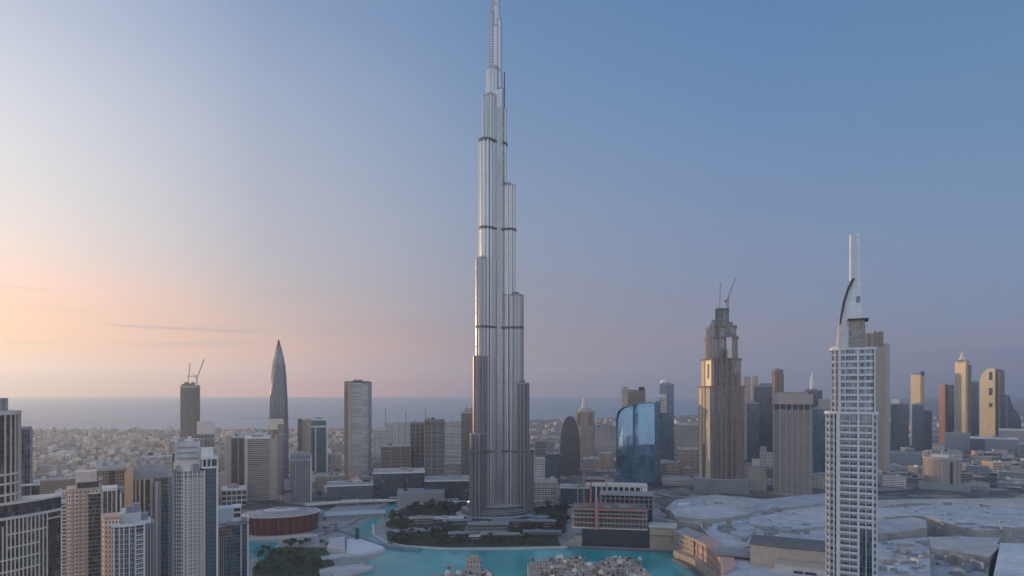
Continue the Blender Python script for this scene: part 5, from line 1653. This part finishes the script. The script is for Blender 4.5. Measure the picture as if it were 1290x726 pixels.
# ------------------------------------------------------------------ old style market halls at the water
def souk(label, x0, x1, y0, y1, n, hmin, hmax, seed, ndome, ntower):
    rs = random.Random(seed)
    e = thing('market_hall', label, 'market hall', ((x0 + x1) / 2, (y0 + y1) / 2, 0))
    X0, X1, Y0, Y1 = x0 - e.location.x, x1 - e.location.x, y0 - e.location.y, y1 - e.location.y
    wall = facade('market_wall', (.46, .40, .345), (.10, .085, .075), 4.2, 3.2, .42, .5, glass_r=.6, glass_m=.05)
    roof = plain('market_roof', (.50, .45, .40), .85, var=.3, scale=.12)
    roof2 = plain('market_roof_dark', (.30, .27, .25), .85, var=.3, scale=.12)
    MB().prism(rect(X0, X1, Y0, Y1), 0, hmin * .72, 0, 1).build('wall', [wall, roof2], e)
    for i in range(n):
        w, d = rs.uniform(7, 20), rs.uniform(6, 14)
        x, y = rs.uniform(X0 + w / 2, X1 - w / 2), rs.uniform(Y0 + d / 2, Y1 - d / 2)
        h = rs.uniform(hmin, hmax)
        mb = MB().prism(rect(-w / 2, w / 2, -d / 2, d / 2), 0, h, 0, 1)
        for a in (rect(-w / 2 - .2, w / 2 + .2, -d / 2 - .2, -d / 2 + .4), rect(-w / 2 - .2, w / 2 + .2, d / 2 - .4, d / 2 + .2), rect(-w / 2 - .2, -w / 2 + .4, -d / 2 + .4, d / 2 - .4), rect(w / 2 - .4, w / 2 + .2, -d / 2 + .4, d / 2 - .4)):
            mb.prism(a, h - .6, h + 1.1, 0, 0, bottom=True)
        for j in range(rs.randint(1, 4)):
            ax, ay = rs.uniform(-w / 2 + 1.5, w / 2 - 1.5), rs.uniform(-d / 2 + 1.5, d / 2 - 1.5)
            mb.box(ax - rs.uniform(.6, 1.4), ax + rs.uniform(.6, 1.4), ay - 1, ay + 1, h, h + rs.uniform(1, 2.6), rs.choice((0, 2, 3)))
        mb.build('roof_block', [wall, roof if rs.random() < .7 else roof2, M['dark'], M['offwhite']], e, (x, y, 0), rs.choice((0, 0, .12, -.1)))
    dm = MB().lathe([(3, 0), (3, 1), (2.7, 2.2), (1.9, 3.4), (.8, 4.2), (0, 4.5)], 0, 0, 14).mesh('dome', M['offwhite'])
    for i in range(ndome):
        k = rs.uniform(.6, 1.1)
        link('dome', dm, e, (rs.uniform(X0 + 4, X1 - 4), rs.uniform(Y0 + 6, Y1 - 3), hmax - .5), (0, 0, 0), (k, k, k))
    mb = MB().box(-1.6, 1.6, -1.6, 1.6, 0, 8).box(-1.9, 1.9, -1.9, 1.9, 8, 8.8)
    for s in (-.9, 0, .9):
        mb.box(s - .25, s + .25, -1.68, -1.5, 3.5, 7.5, 1)
        mb.box(-1.68, -1.5, s - .25, s + .25, 3.5, 7.5, 1)
    wm = mb.mesh('wind_tower', [SAND, M['dark']])
    for i in range(ntower):
        link('wind_tower', wm, e, (rs.uniform(X0 + 4, X1 - 4), rs.uniform(Y0 + 3, Y1 - 3), hmax - 4), (0, 0, rs.choice((0, .15))), (1, 1, rs.uniform(.8, 1.2)))
    return e


souk('broad old style market hall with crowded brown flat roofs at the bottom centre', 17, 142, 560, 706, 96, 12, 18, 3, 22, 12)
souk('smaller brown stepped market hall standing in the lake at the bottom', -86, -16, 560, 672, 26, 8, 13, 5, 5, 3)
T = Tower('market_gatehouse', 'square brown gatehouse rising at the back of the smaller market hall', 'gatehouse', 598, 668)
T.part('wall', MB().box(T.lx(588), T.lx(606), 0, 12, 0, 20), bpy.data.materials['market_wall'])
T.part('roof', MB().box(T.lx(587), T.lx(607), -.8, 12.8, 20, 21), SAND)
T.part('upper_room', MB().box(T.lx(592), T.lx(603), 2, 10, 21, 24.5), SAND)

# ------------------------------------------------------------------ middle distance blocks
BLK = [  # px0, px1, top row, distance, material, label
    (535, 560, 529, 1330, F_CONC, 'unfinished concrete grid block left of the tallest tower'),
    (517, 536, 532, 1380, F_CONC, 'brown unfinished wing stepping down left of the concrete grid block'),
    (480, 517, 562, 1350, F_CONC, 'lower dark unfinished block beside the pale slab tower'),
    (560, 581, 532, 1700, F_WHITE, 'pale banded block right of the unfinished grid block'),
    (581, 594, 520, 1450, F_BROWN, 'brown slim tower peeping out left of the tallest tower'),
    (586, 597, 514, 1460, F_BEIGE, 'beige stub tower touching the left edge of the tallest tower'),
    (470, 486, 541, 1900, F_WHITE, 'white framed block just right of the pale slab tower'),
    (486, 517, 534, 2200, F_WHITE, 'long white block with roof masts beyond the unfinished blocks'),
    (398, 434, 600, 1250, F_BEIGE, 'stone coloured low block under the teal glass tower'),
    (420, 432, 560, 1800, F_PINK, 'small pink and white block between teal tower and pale slab'),
    (412, 430, 572, 1600, F_WHITE, 'white framed low block between teal tower and pale slab'),
    (455, 478, 601, 1240, F_BEIGE, 'low stone block in front of the pale slab tower'),
    (674, 688, 556, 1420, F_CONC, 'small dark unfinished tower right of the tallest tower'),
    (688, 706, 572, 1380, F_SLATE, 'dark low block left of the arch tower'),
    (664, 686, 578, 1300, F_WHITE, 'white framed block against the right base of the tallest tower'),
    (672, 702, 606, 1120, F_WHITE, 'low white colonnaded block right of the tallest tower base'),
    (749, 776, 538, 2050, F_WHITE, 'white block of wide balcony bands behind the mirrored glass tower'),
    (735, 776, 580, 1650, F_BEIGE, 'beige terraces below the white banded block'),
    (752, 775, 594, 1500, F_BROWN, 'brown low block at the left foot of the mirrored glass tower'),
    (850, 881, 535, 2100, F_BEIGE, 'wide hazy beige block left of the stepped sandstone tower'),
    (854, 880, 566, 1500, F_PINK, 'pink block with large dark windows left of the stepped tower'),
    (832, 856, 582, 1450, F_PINK, 'orange pink low block right of the mirrored glass tower'),
    (834, 880, 604, 1330, F_WHITE, 'low pale terraces in front of the two pink blocks'),
    (738, 762, 604, 1180, M['glassteal'], 'pale teal glass box left of the white colonnade'),
    (706, 742, 615, 1080, F_SLATE, 'dark low block at the foot of the arch tower'),
    (45, 98, 605, 1000, F_BROWN, 'long low purple brown block behind the dark blue slab'),
    (70, 97, 620, 900, F_PINK, 'pink low block with roof rooms left of the pink balconied tower'),
    (52, 84, 632, 620, F_WHITE, 'pale low rooftop block just right of the curved cream framed tower'),
    (28, 42, 572, 1500, F_WHITE, 'small white framed house block among the left low district'),
    (214, 250, 555, 1250, F_BEIGE, 'grey beige long block behind the tall pale tower roof'),
    (180, 222, 575, 1050, F_BEIGE, 'low roofed long block left of the tall pale tower roof'),
    (272, 284, 575, 1400, F_PINK, 'pink house block left of the orange lit tower'),
    (274, 284, 596, 1150, F_WHITE, 'white small block left of the white framed podium'),
    (412, 470, 612, 1130, F_SLATE, 'dark shaded long block above the boulevard bridge at left'),
    (470, 535, 596, 1160, M['glassdark'], 'dark shaded curved front office block above the boulevard bridge'),
    (535, 596, 606, 1140, M['glassdark'], 'dark shaded low block just left of the tower base'),
    (500, 560, 622, 1090, M['grey'], 'low grey block with white canopy along the boulevard bridge'),
    (1105, 1125, 594, 1560, F_GREY, 'grey low block at the foot of the plain beige slab tower'),
    (1210, 1262, 600, 1500, F_SLATE, 'low dark block right of the drum shaped block'),
    (1250, 1300, 592, 1560, F_BEIGE, 'pale low hall at the right edge beyond the mall'),
    (1214, 1246, 612, 1320, F_WHITE, 'pale low block with dark openings right of the drum shaped block'),
    (1256, 1300, 610, 1280, F_GREY, 'dark grey low hall at the right edge of the mall'),
    (1285, 1310, 560, 1900, F_GREY, 'grey block cut by the right edge under the curved dark tower'),
]
for i, (a, b, tp, Y, mt, lab) in enumerate(BLK):
    T = Tower('city_block' if tp > 565 else 'midrise_block', lab, 'block', (a + b) / 2, Y)
    xa, xb = T.lx(a), T.lx(b)
    w = xb - xa
    dep = max(18, min(60, w * .7))
    zt = max(T.z(tp), 7)
    rs = random.Random(i)
    T.part('wall', MB().prism(rect(xa, xb, 0, dep), 0, zt), mt)
    P = rect(xa, xb, 0, dep)
    rim_ = MB()
    for q in (rect(xa - .4, xb + .4, -.4, .5), rect(xa - .4, xb + .4, dep - .5, dep + .4), rect(xa - .4, xa + .5, .5, dep - .5), rect(xb - .5, xb + .4, .5, dep - .5)):
        rim_.prism(q, zt - .8, zt + 1.2, bottom=True)
    T.part('parapet', rim_, rs.choice((M['offwhite'], M['concrete'], M['white'])))
    for k in range(rs.randint(2, 5)):
        x, y, s = rs.uniform(xa + w * .12, xb - w * .2), rs.uniform(3, dep - 6), rs.uniform(.07, .17) * w
        T.part('roof_room', MB().box(x, x + max(s, 2), y, y + 4 + .1 * k, zt, zt + rs.uniform(2, 5)), rs.choice((M['grey'], M['offwhite'], M['concrete'], M['dark'])))
    if mt in (F_WHITE, F_CONC, F_PINK, F_BEIGE):
        n = min(14, max(2, int(zt / 7)))
        for k in range(n):
            z_ = zt * (k + .6) / n
            T.part('balcony_band', MB().box(xa - .3, xb + .3, -1.3, .4, z_, z_ + 1.1), M['offwhite'] if mt is not F_CONC else M['concrete'])
        for s in (0, .33, .67, 1):
            x = xa + w * s
            T.part('pier', MB().box(x - .7, x + .7, -1.7, 1, 0, zt), M['offwhite'] if mt in (F_WHITE,) else M['concrete'])
    elif tp > 595:
        T.part('canopy', MB().box(xa + w * .3, xa + w * .7, -5, 0, 5, 5.8), M['white'])

# loose low blocks of the hazy right and centre middle distance
rl = random.Random(77)
KIND = [(F_WHITE, 'white banded'), (F_BEIGE, 'beige'), (F_PINK, 'pale pink'), (F_GREY, 'grey'), (F_BROWN, 'brown')]
pm = [MB().box(-.5, .5, -.5, .5, 0, 1).mesh('wall', k_) for k_, _ in KIND]
taken = []
for i in range(120):
    if rl.random() < .6:
        px, Y = rl.uniform(1108, 1300), rl.uniform(1330, 2000)
    else:
        px, Y = rl.uniform(655, 1100), rl.uniform(1420, 2700)
    x = wx(px, Y)
    w, d, h = rl.uniform(22, 55), rl.uniform(18, 40), rl.uniform(8, 26 if px > 1108 else 42)
    if any(abs(x - a) < (w + c) * .55 and abs(Y - b) < (d + e_) * .6 for a, b, c, e_ in taken):
        continue
    taken.append((x, Y, w, d))
    k = rl.randrange(5)
    e = thing('city_block', ('%s low block in the hazy ground beyond the mall roofs' if px > 1108 else '%s block in the hazy ground behind the towers right of centre') % KIND[k][1], 'block', (x, Y, 0), rl.uniform(-.5, .2), ('%s low blocks beyond the mall' if px > 1108 else '%s blocks behind the right hand towers') % KIND[k][1])
    MB().prism(rect(-w / 2, w / 2, -d / 2, d / 2), 0, h).build('wall', KIND[k][0], e)
    MB().prism(rect(-w / 2 - .3, w / 2 + .3, -d / 2 - .3, -d / 2 + .4), h - .6, h + 1.1, bottom=True).prism(rect(-w / 2 - .3, -w / 2 + .4, -d / 2 + .4, d / 2), h - .6, h + 1.1, bottom=True).build('parapet', M['offwhite'], e)
    for j in range(rl.randint(1, 3)):
        a, b = rl.uniform(-w * .4, w * .2), rl.uniform(-d * .4, d * .2)
        MB().box(a, a + rl.uniform(3, 9), b, b + rl.uniform(3, 8), h, h + rl.uniform(1.5, 4)).build('roof_room', rl.choice((M['white'], M['grey'], M['dark'])), e)

# ------------------------------------------------------------------ low district: houses, each an object, the smallest far ones as one mass
HM = [plain('house_cream', (.60, .50, .41), .8, var=.2), plain('house_pink', (.62, .465, .39), .8, var=.2), plain('house_white', (.70, .65, .60), .75, var=.15), plain('house_sand', (.52, .43, .34), .85, var=.2), plain('house_grey', (.44, .415, .395), .85, var=.2)]
HN = ['cream', 'pale pink', 'white', 'sand coloured', 'grey']


def house_mb(rs, kind):
    mb = MB()
    w, d, h = rs.uniform(11, 19), rs.uniform(9, 15), rs.uniform(6.5, 10)
    mb.box(-w / 2, w / 2, -d / 2, d / 2, 0, h, 0)
    for q in (rect(-w / 2 - .15, w / 2 + .15, -d / 2 - .15, -d / 2 + .25), rect(-w / 2 - .15, w / 2 + .15, d / 2 - .25, d / 2 + .15), rect(-w / 2 - .15, -w / 2 + .25, -d / 2 + .25, d / 2 - .25), rect(w / 2 - .25, w / 2 + .15, -d / 2 + .25, d / 2 - .25)):
        mb.prism(q, h - .3, h + 1.0, 0, 0, bottom=True)
    mb.box(w * .05, w * .35, -d * .1, d * .3, h, h + 2.8, 0)
    if kind % 2:
        mb.box(-w / 2 - 4, -w / 2, -d * .3, d * .3, 0, h * .6, 0)
    else:
        mb.box(w * .1, w * .45, -d / 2 - 3.5, -d / 2, 0, h * .55, 0)
    for fl in (1.2, 4.6):
        for k in range(4):
            x = -w / 2 + w * (k + .5) / 4
            mb.box(x - .8, x + .8, -d / 2 - .12, -d / 2 + .3, fl, fl + 1.7, 1)
            y = -d / 2 + d * (k + .5) / 4
            mb.box(-w / 2 - .12, -w / 2 + .3, y - .7, y + .7, fl, fl + 1.7, 1)
    return mb


rs = random.Random(11)
hmesh = [house_mb(rs, i).mesh('house', [HM[i % 5], M['dark']]) for i in range(15)]


def coast_y(x):
    for (a, b), (c, d) in zip(COAST, COAST[1:]):
        if a <= x <= c:
            return b + (d - b) * (x - a) / (c - a)
    return 3200


spots = []
tries = 0
grid = set()
while len(spots) < 1500 and tries < 60000:
    tries += 1
    if rs.random() < .62:
        px, Y = rs.uniform(-20, 470), 1150 + 2050 * rs.random() ** .75
    else:
        px, Y = rs.uniform(470, 1300), 1750 + 3000 * rs.random() ** .8
    x = wx(px, Y)
    if Y > coast_y(x) - 25:
        continue
    key = (int(x / 22), int(Y / 22))
    if key in grid or rs.random() < .12:
        continue
    # winding streets kept clear
    if abs(math.sin(x / 170 + math.sin(Y / 230))) < .10 or abs(math.sin(Y / 150 + .6 * math.sin(x / 310))) < .09:
        continue
    grid.add(key)
    spots.append((x, Y, px))
spots.sort(key=lambda s: s[1] if s[2] < 470 else s[1] + 600)
near, far = spots[:290], spots[290:]
first = {}
for i, (x, Y, px) in enumerate(near):
    k = rs.randrange(15)
    o = bpy.data.objects.new('house', hmesh[k]) if k not in first else first[k].copy()
    first.setdefault(k, o)
    COL.objects.link(o)
    s = rs.uniform(.85, 1.5)
    o.location, o.rotation_euler, o.scale = (x, Y, 0), (0, 0, rs.choice((.35, -1.2, .5, 1.9)) + rs.uniform(-.15, .15)), (s, s, rs.uniform(.8, 1.6))
    tag(o, 'flat roofed %s house in the low district beyond the near left towers' % HN[k % 5] if px < 470 else 'flat roofed %s house in the hazy district beyond the tall towers' % HN[k % 5], 'house',
        ('%s houses of the low district' if px < 470 else '%s houses of the hazy district') % HN[k % 5])
mb = MB()
fm = HM + [M['dark']]
base = []
rs2 = random.Random(5)
for i in range(10):
    base.append(house_mb(rs2, i))
for x, Y, px in far:
    b = rs.choice(base)
    k = rs.randrange(5)
    a, s, sz = rs.uniform(0, 3.1), rs.uniform(.8, 1.5), rs.uniform(.7, 1.7)
    c, sn = math.cos(a) * s, math.sin(a) * s
    n0 = len(mb.v)
    mb.v.extend((x + p[0] * c - p[1] * sn, Y + p[0] * sn + p[1] * c, p[2] * sz) for p in b.v)
    mb.f.extend(tuple(n0 + j for j in f) for f in b.f)
    mb.m.extend(k if m_ == 0 else 5 for m_ in b.m)
    mb.uv.extend(b.uv)
o = mb.build('distant_houses', fm)
tag(o, 'mass of small far houses spreading to the shore', 'houses', kind='stuff')

# ------------------------------------------------------------------ trees
LEAF = plain('foliage', (.080, .085, .050), .85, var=.45, scale=.35)
LEAFD = plain('foliage_dark', (.058, .068, .046), .85, var=.45, scale=.35)
PALMG = plain('palm_leaf', (.060, .080, .038), .8, var=.35, scale=.4)
BARK = plain('bark', (.13, .10, .075), .9)


def tree_parts(seed, h, r, mat):
    rs = random.Random(seed)
    tr = MB().tube((0, 0, 0), (.2, .1, h * .55), .32, .18, 6)
    for k in range(4):
        a = rs.uniform(0, 6.28)
        tr.tube((.15, .1, h * .4), (math.cos(a) * r * .6, math.sin(a) * r * .6, h * rs.uniform(.6, .8)), .15, .06, 5)
    cr = MB()
    clumps = [(rs.gauss(0, r * .42), rs.gauss(0, r * .42), h * rs.uniform(.48, .95), rs.uniform(.28, .5) * r) for _ in range(11)]
    for cx_, cy_, cz, cr_ in clumps:
        for _ in range(34):
            v = Vector((rs.gauss(0, 1), rs.gauss(0, 1), rs.gauss(0, .8)))
            v = v.normalized() * cr_ * rs.uniform(.55, 1.08)
            p = Vector((cx_, cy_, cz)) + v
            n = (v.normalized() + Vector((rs.gauss(0, .5), rs.gauss(0, .5), rs.gauss(0, .5) + .3))).normalized()
            e = n.orthogonal().normalized()
            g_ = n.cross(e)
            s = rs.uniform(.35, .75)
            cr.face([tuple(p + e * s), tuple(p + g_ * s * .8), tuple(p - e * s), tuple(p - g_ * s * .8)])
    return tr.mesh('trunk', BARK), cr.mesh('crown', mat)


def palm_parts(seed, h):
    rs = random.Random(seed)
    tr = MB()
    p = Vector((0, 0, 0))
    for k in range(5):
        q = Vector((.12 * k * k * .4, 0, h * (k + 1) / 5))
        tr.tube(p, q, .30 - .02 * k, .28 - .02 * k, 7)
        p = q
    cr = MB()
    for k in range(16):
        a = k * 2.399
        el = rs.uniform(-.1, .8)
        l = rs.uniform(2.6, 3.6)
        d = Vector((math.cos(a), math.sin(a), 0))
        s = Vector((-d.y, d.x, 0))
        pts = [p + d * (l * t) + Vector((0, 0, l * (el * t - (.55 + el * .6) * t * t))) for t in (0, .33, .66, 1)]
        ws = (.15, .5, .42, .05)
        for i in range(3):
            for sd in (1, -1):
                cr.face([tuple(pts[i]), tuple(pts[i + 1]), tuple(pts[i + 1] + s * sd * ws[i + 1] - Vector((0, 0, ws[i + 1] * .5))), tuple(pts[i] + s * sd * ws[i] - Vector((0, 0, ws[i] * .5)))])
    return tr.mesh('trunk', BARK), cr.mesh('crown', PALMG)


TREES = [tree_parts(i, 8 + i % 3, 4.2 + .4 * (i % 2), LEAF if i % 2 else LEAFD) for i in range(5)]
PALMS = [palm_parts(i, 8 + i) for i in range(3)]


def plant(kind, x, y, z, s, label, group):
    tm, cm = kind
    e = thing('palm_tree' if kind in PALMS else 'tree', label, 'palm tree' if kind in PALMS else 'tree', (x, y, z), rs.uniform(0, 6), group)
    e.scale = (s, s, s * rs.uniform(.9, 1.15))
    link('trunk', tm, e)
    link('crown', cm, e)


zones = [  # (photo polygon box px0, px1, py0, py1), count, size, label, group
    ((487, 520, 652, 668), 20, 1.15, 'dark leafy tree in the grove at the left end of the park island', 'trees of the island grove'),
    ((512, 592, 640, 650), 34, 1.3, 'dark tree in the belt at the back of the park island', 'trees at the back of the island'),
    ((492, 690, 678, 688), 36, .8, 'low dark tree along the island shore', 'trees along the island shore'),
    ((500, 585, 666, 676), 22, .9, 'leafy tree between the island terraces', 'trees between the terraces'),
    ((655, 716, 640, 672), 40, 1.2, 'dark tree in the garden right of the tower base', 'trees right of the tower base'),
    ((322, 412, 692, 724), 26, .8, 'small tree growing on the lawn below the theatre', 'trees on the lawn'),
    ((352, 420, 684, 690), 14, .8, 'small tree on the terrace below the theatre', 'trees below the theatre'),
]
for (a, b, c, d), n, s, lab, grp in zones:
    for i in range(n):
        x, y = gp(rs.uniform(a, b), rs.uniform(c, d))
        plant(TREES[rs.randrange(5)], x, y, 1.2 if a >= 487 else 0, s * rs.uniform(.75, 1.2), lab, grp)
for (a, b, c, d), n, s, lab, grp in [((408, 436, 668, 680), 9, .95, 'palm tree on the waterside plaza near the theatre', 'palms on the plaza'), ((500, 700, 683, 689), 16, .8, 'palm tree along the island shore', 'palms along the island shore'), ((20, 140, 706, 726), 0, 1, '', '')]:
    for i in range(n):
        x, y = gp(rs.uniform(a, b), rs.uniform(c, d))
        plant(PALMS[rs.randrange(3)], x, y, 1 if a == 500 else 0, s * rs.uniform(.8, 1.15), lab, grp)
# street trees of the low district, as individuals near, one mass far
n = 0
mb = MB()
while n < 520:
    if rs.random() < .75:
        px, Y = rs.uniform(-20, 470), rs.uniform(1100, 3150)
    else:
        px, Y = rs.uniform(650, 1290), rs.uniform(1350, 2600)
    x = wx(px, Y)
    if Y > coast_y(x) - 25 or (int(x / 22), int(Y / 22)) in grid:
        continue
    n += 1
    c = TREES[rs.randrange(5)][1]
    k = rs.uniform(.8, 1.4)
    n0 = len(mb.v)
    polys = c.polygons
    mb.v.extend((x + v.co.x * k, Y + v.co.y * k, v.co.z * k) for v in c.vertices if v.index // 4 % 4 == 0)
    cnt = (len(mb.v) - n0) // 4
    mb.f.extend((n0 + 4 * j, n0 + 4 * j + 1, n0 + 4 * j + 2, n0 + 4 * j + 3) for j in range(cnt))
    mb.m.extend([0] * cnt)
    mb.uv.extend([[(0, 0)] * 4] * cnt)
o = mb.build('distant_foliage', LEAF)
tag(o, 'scattered street trees between the far houses', 'trees', kind='stuff')
# beds of shrubs on the island and lawn
mb = MB()
for (a, b, c, d), n in [((488, 700, 672, 688), 2600), ((500, 585, 655, 672), 1500), ((515, 605, 637, 652), 1500), ((645, 714, 640, 671), 1600), ((320, 415, 690, 740), 1500)]:
    for i in range(n):
        x, y = gp(rs.uniform(a, b), rs.uniform(c, d))
        s = rs.uniform(.5, 1.3)
        z = rs.uniform(.4, 1.6) + (1.8 if a >= 487 else 0)
        nrm = Vector((rs.gauss(0, .6), rs.gauss(0, .6), 1)).normalized()
        e = nrm.orthogonal().normalized()
        g_ = nrm.cross(e)
        p = Vector((x, y, z))
        mb.face([tuple(p + e * s), tuple(p + g_ * s), tuple(p - e * s), tuple(p - g_ * s)])
o = mb.build('shrubbery', LEAFD)
tag(o, 'low dark shrubs covering the island beds', 'shrubs', kind='stuff')

# ------------------------------------------------------------------ lamp posts along the bridge and the plaza
lm = bpy.data.materials.new('lit_lamp')
lm.use_nodes = True
b = lm.node_tree.nodes['Principled BSDF']
b.inputs['Emission Color'].default_value = (1, .85, .7, 1)
b.inputs['Emission Strength'].default_value = 6
lit = MB().lathe([(0, 0), (.9, .4), (1.1, 1.1), (.7, 1.8), (0, 2.1)], 0, 0, 10).mesh('lamp_head', lm)
postm = MB().tube((0, 0, 0), (0, 0, 10), .22, .13, 6).mesh('post', M['dark'])
x, y = gp(590.5, 640)
e = thing('lamp_post', 'single lit lamp left of the tower base', 'lamp post', (x, y, 0))
link('post', postm, e)
link('lamp_head', lit, e, (0, 0, 9.6))
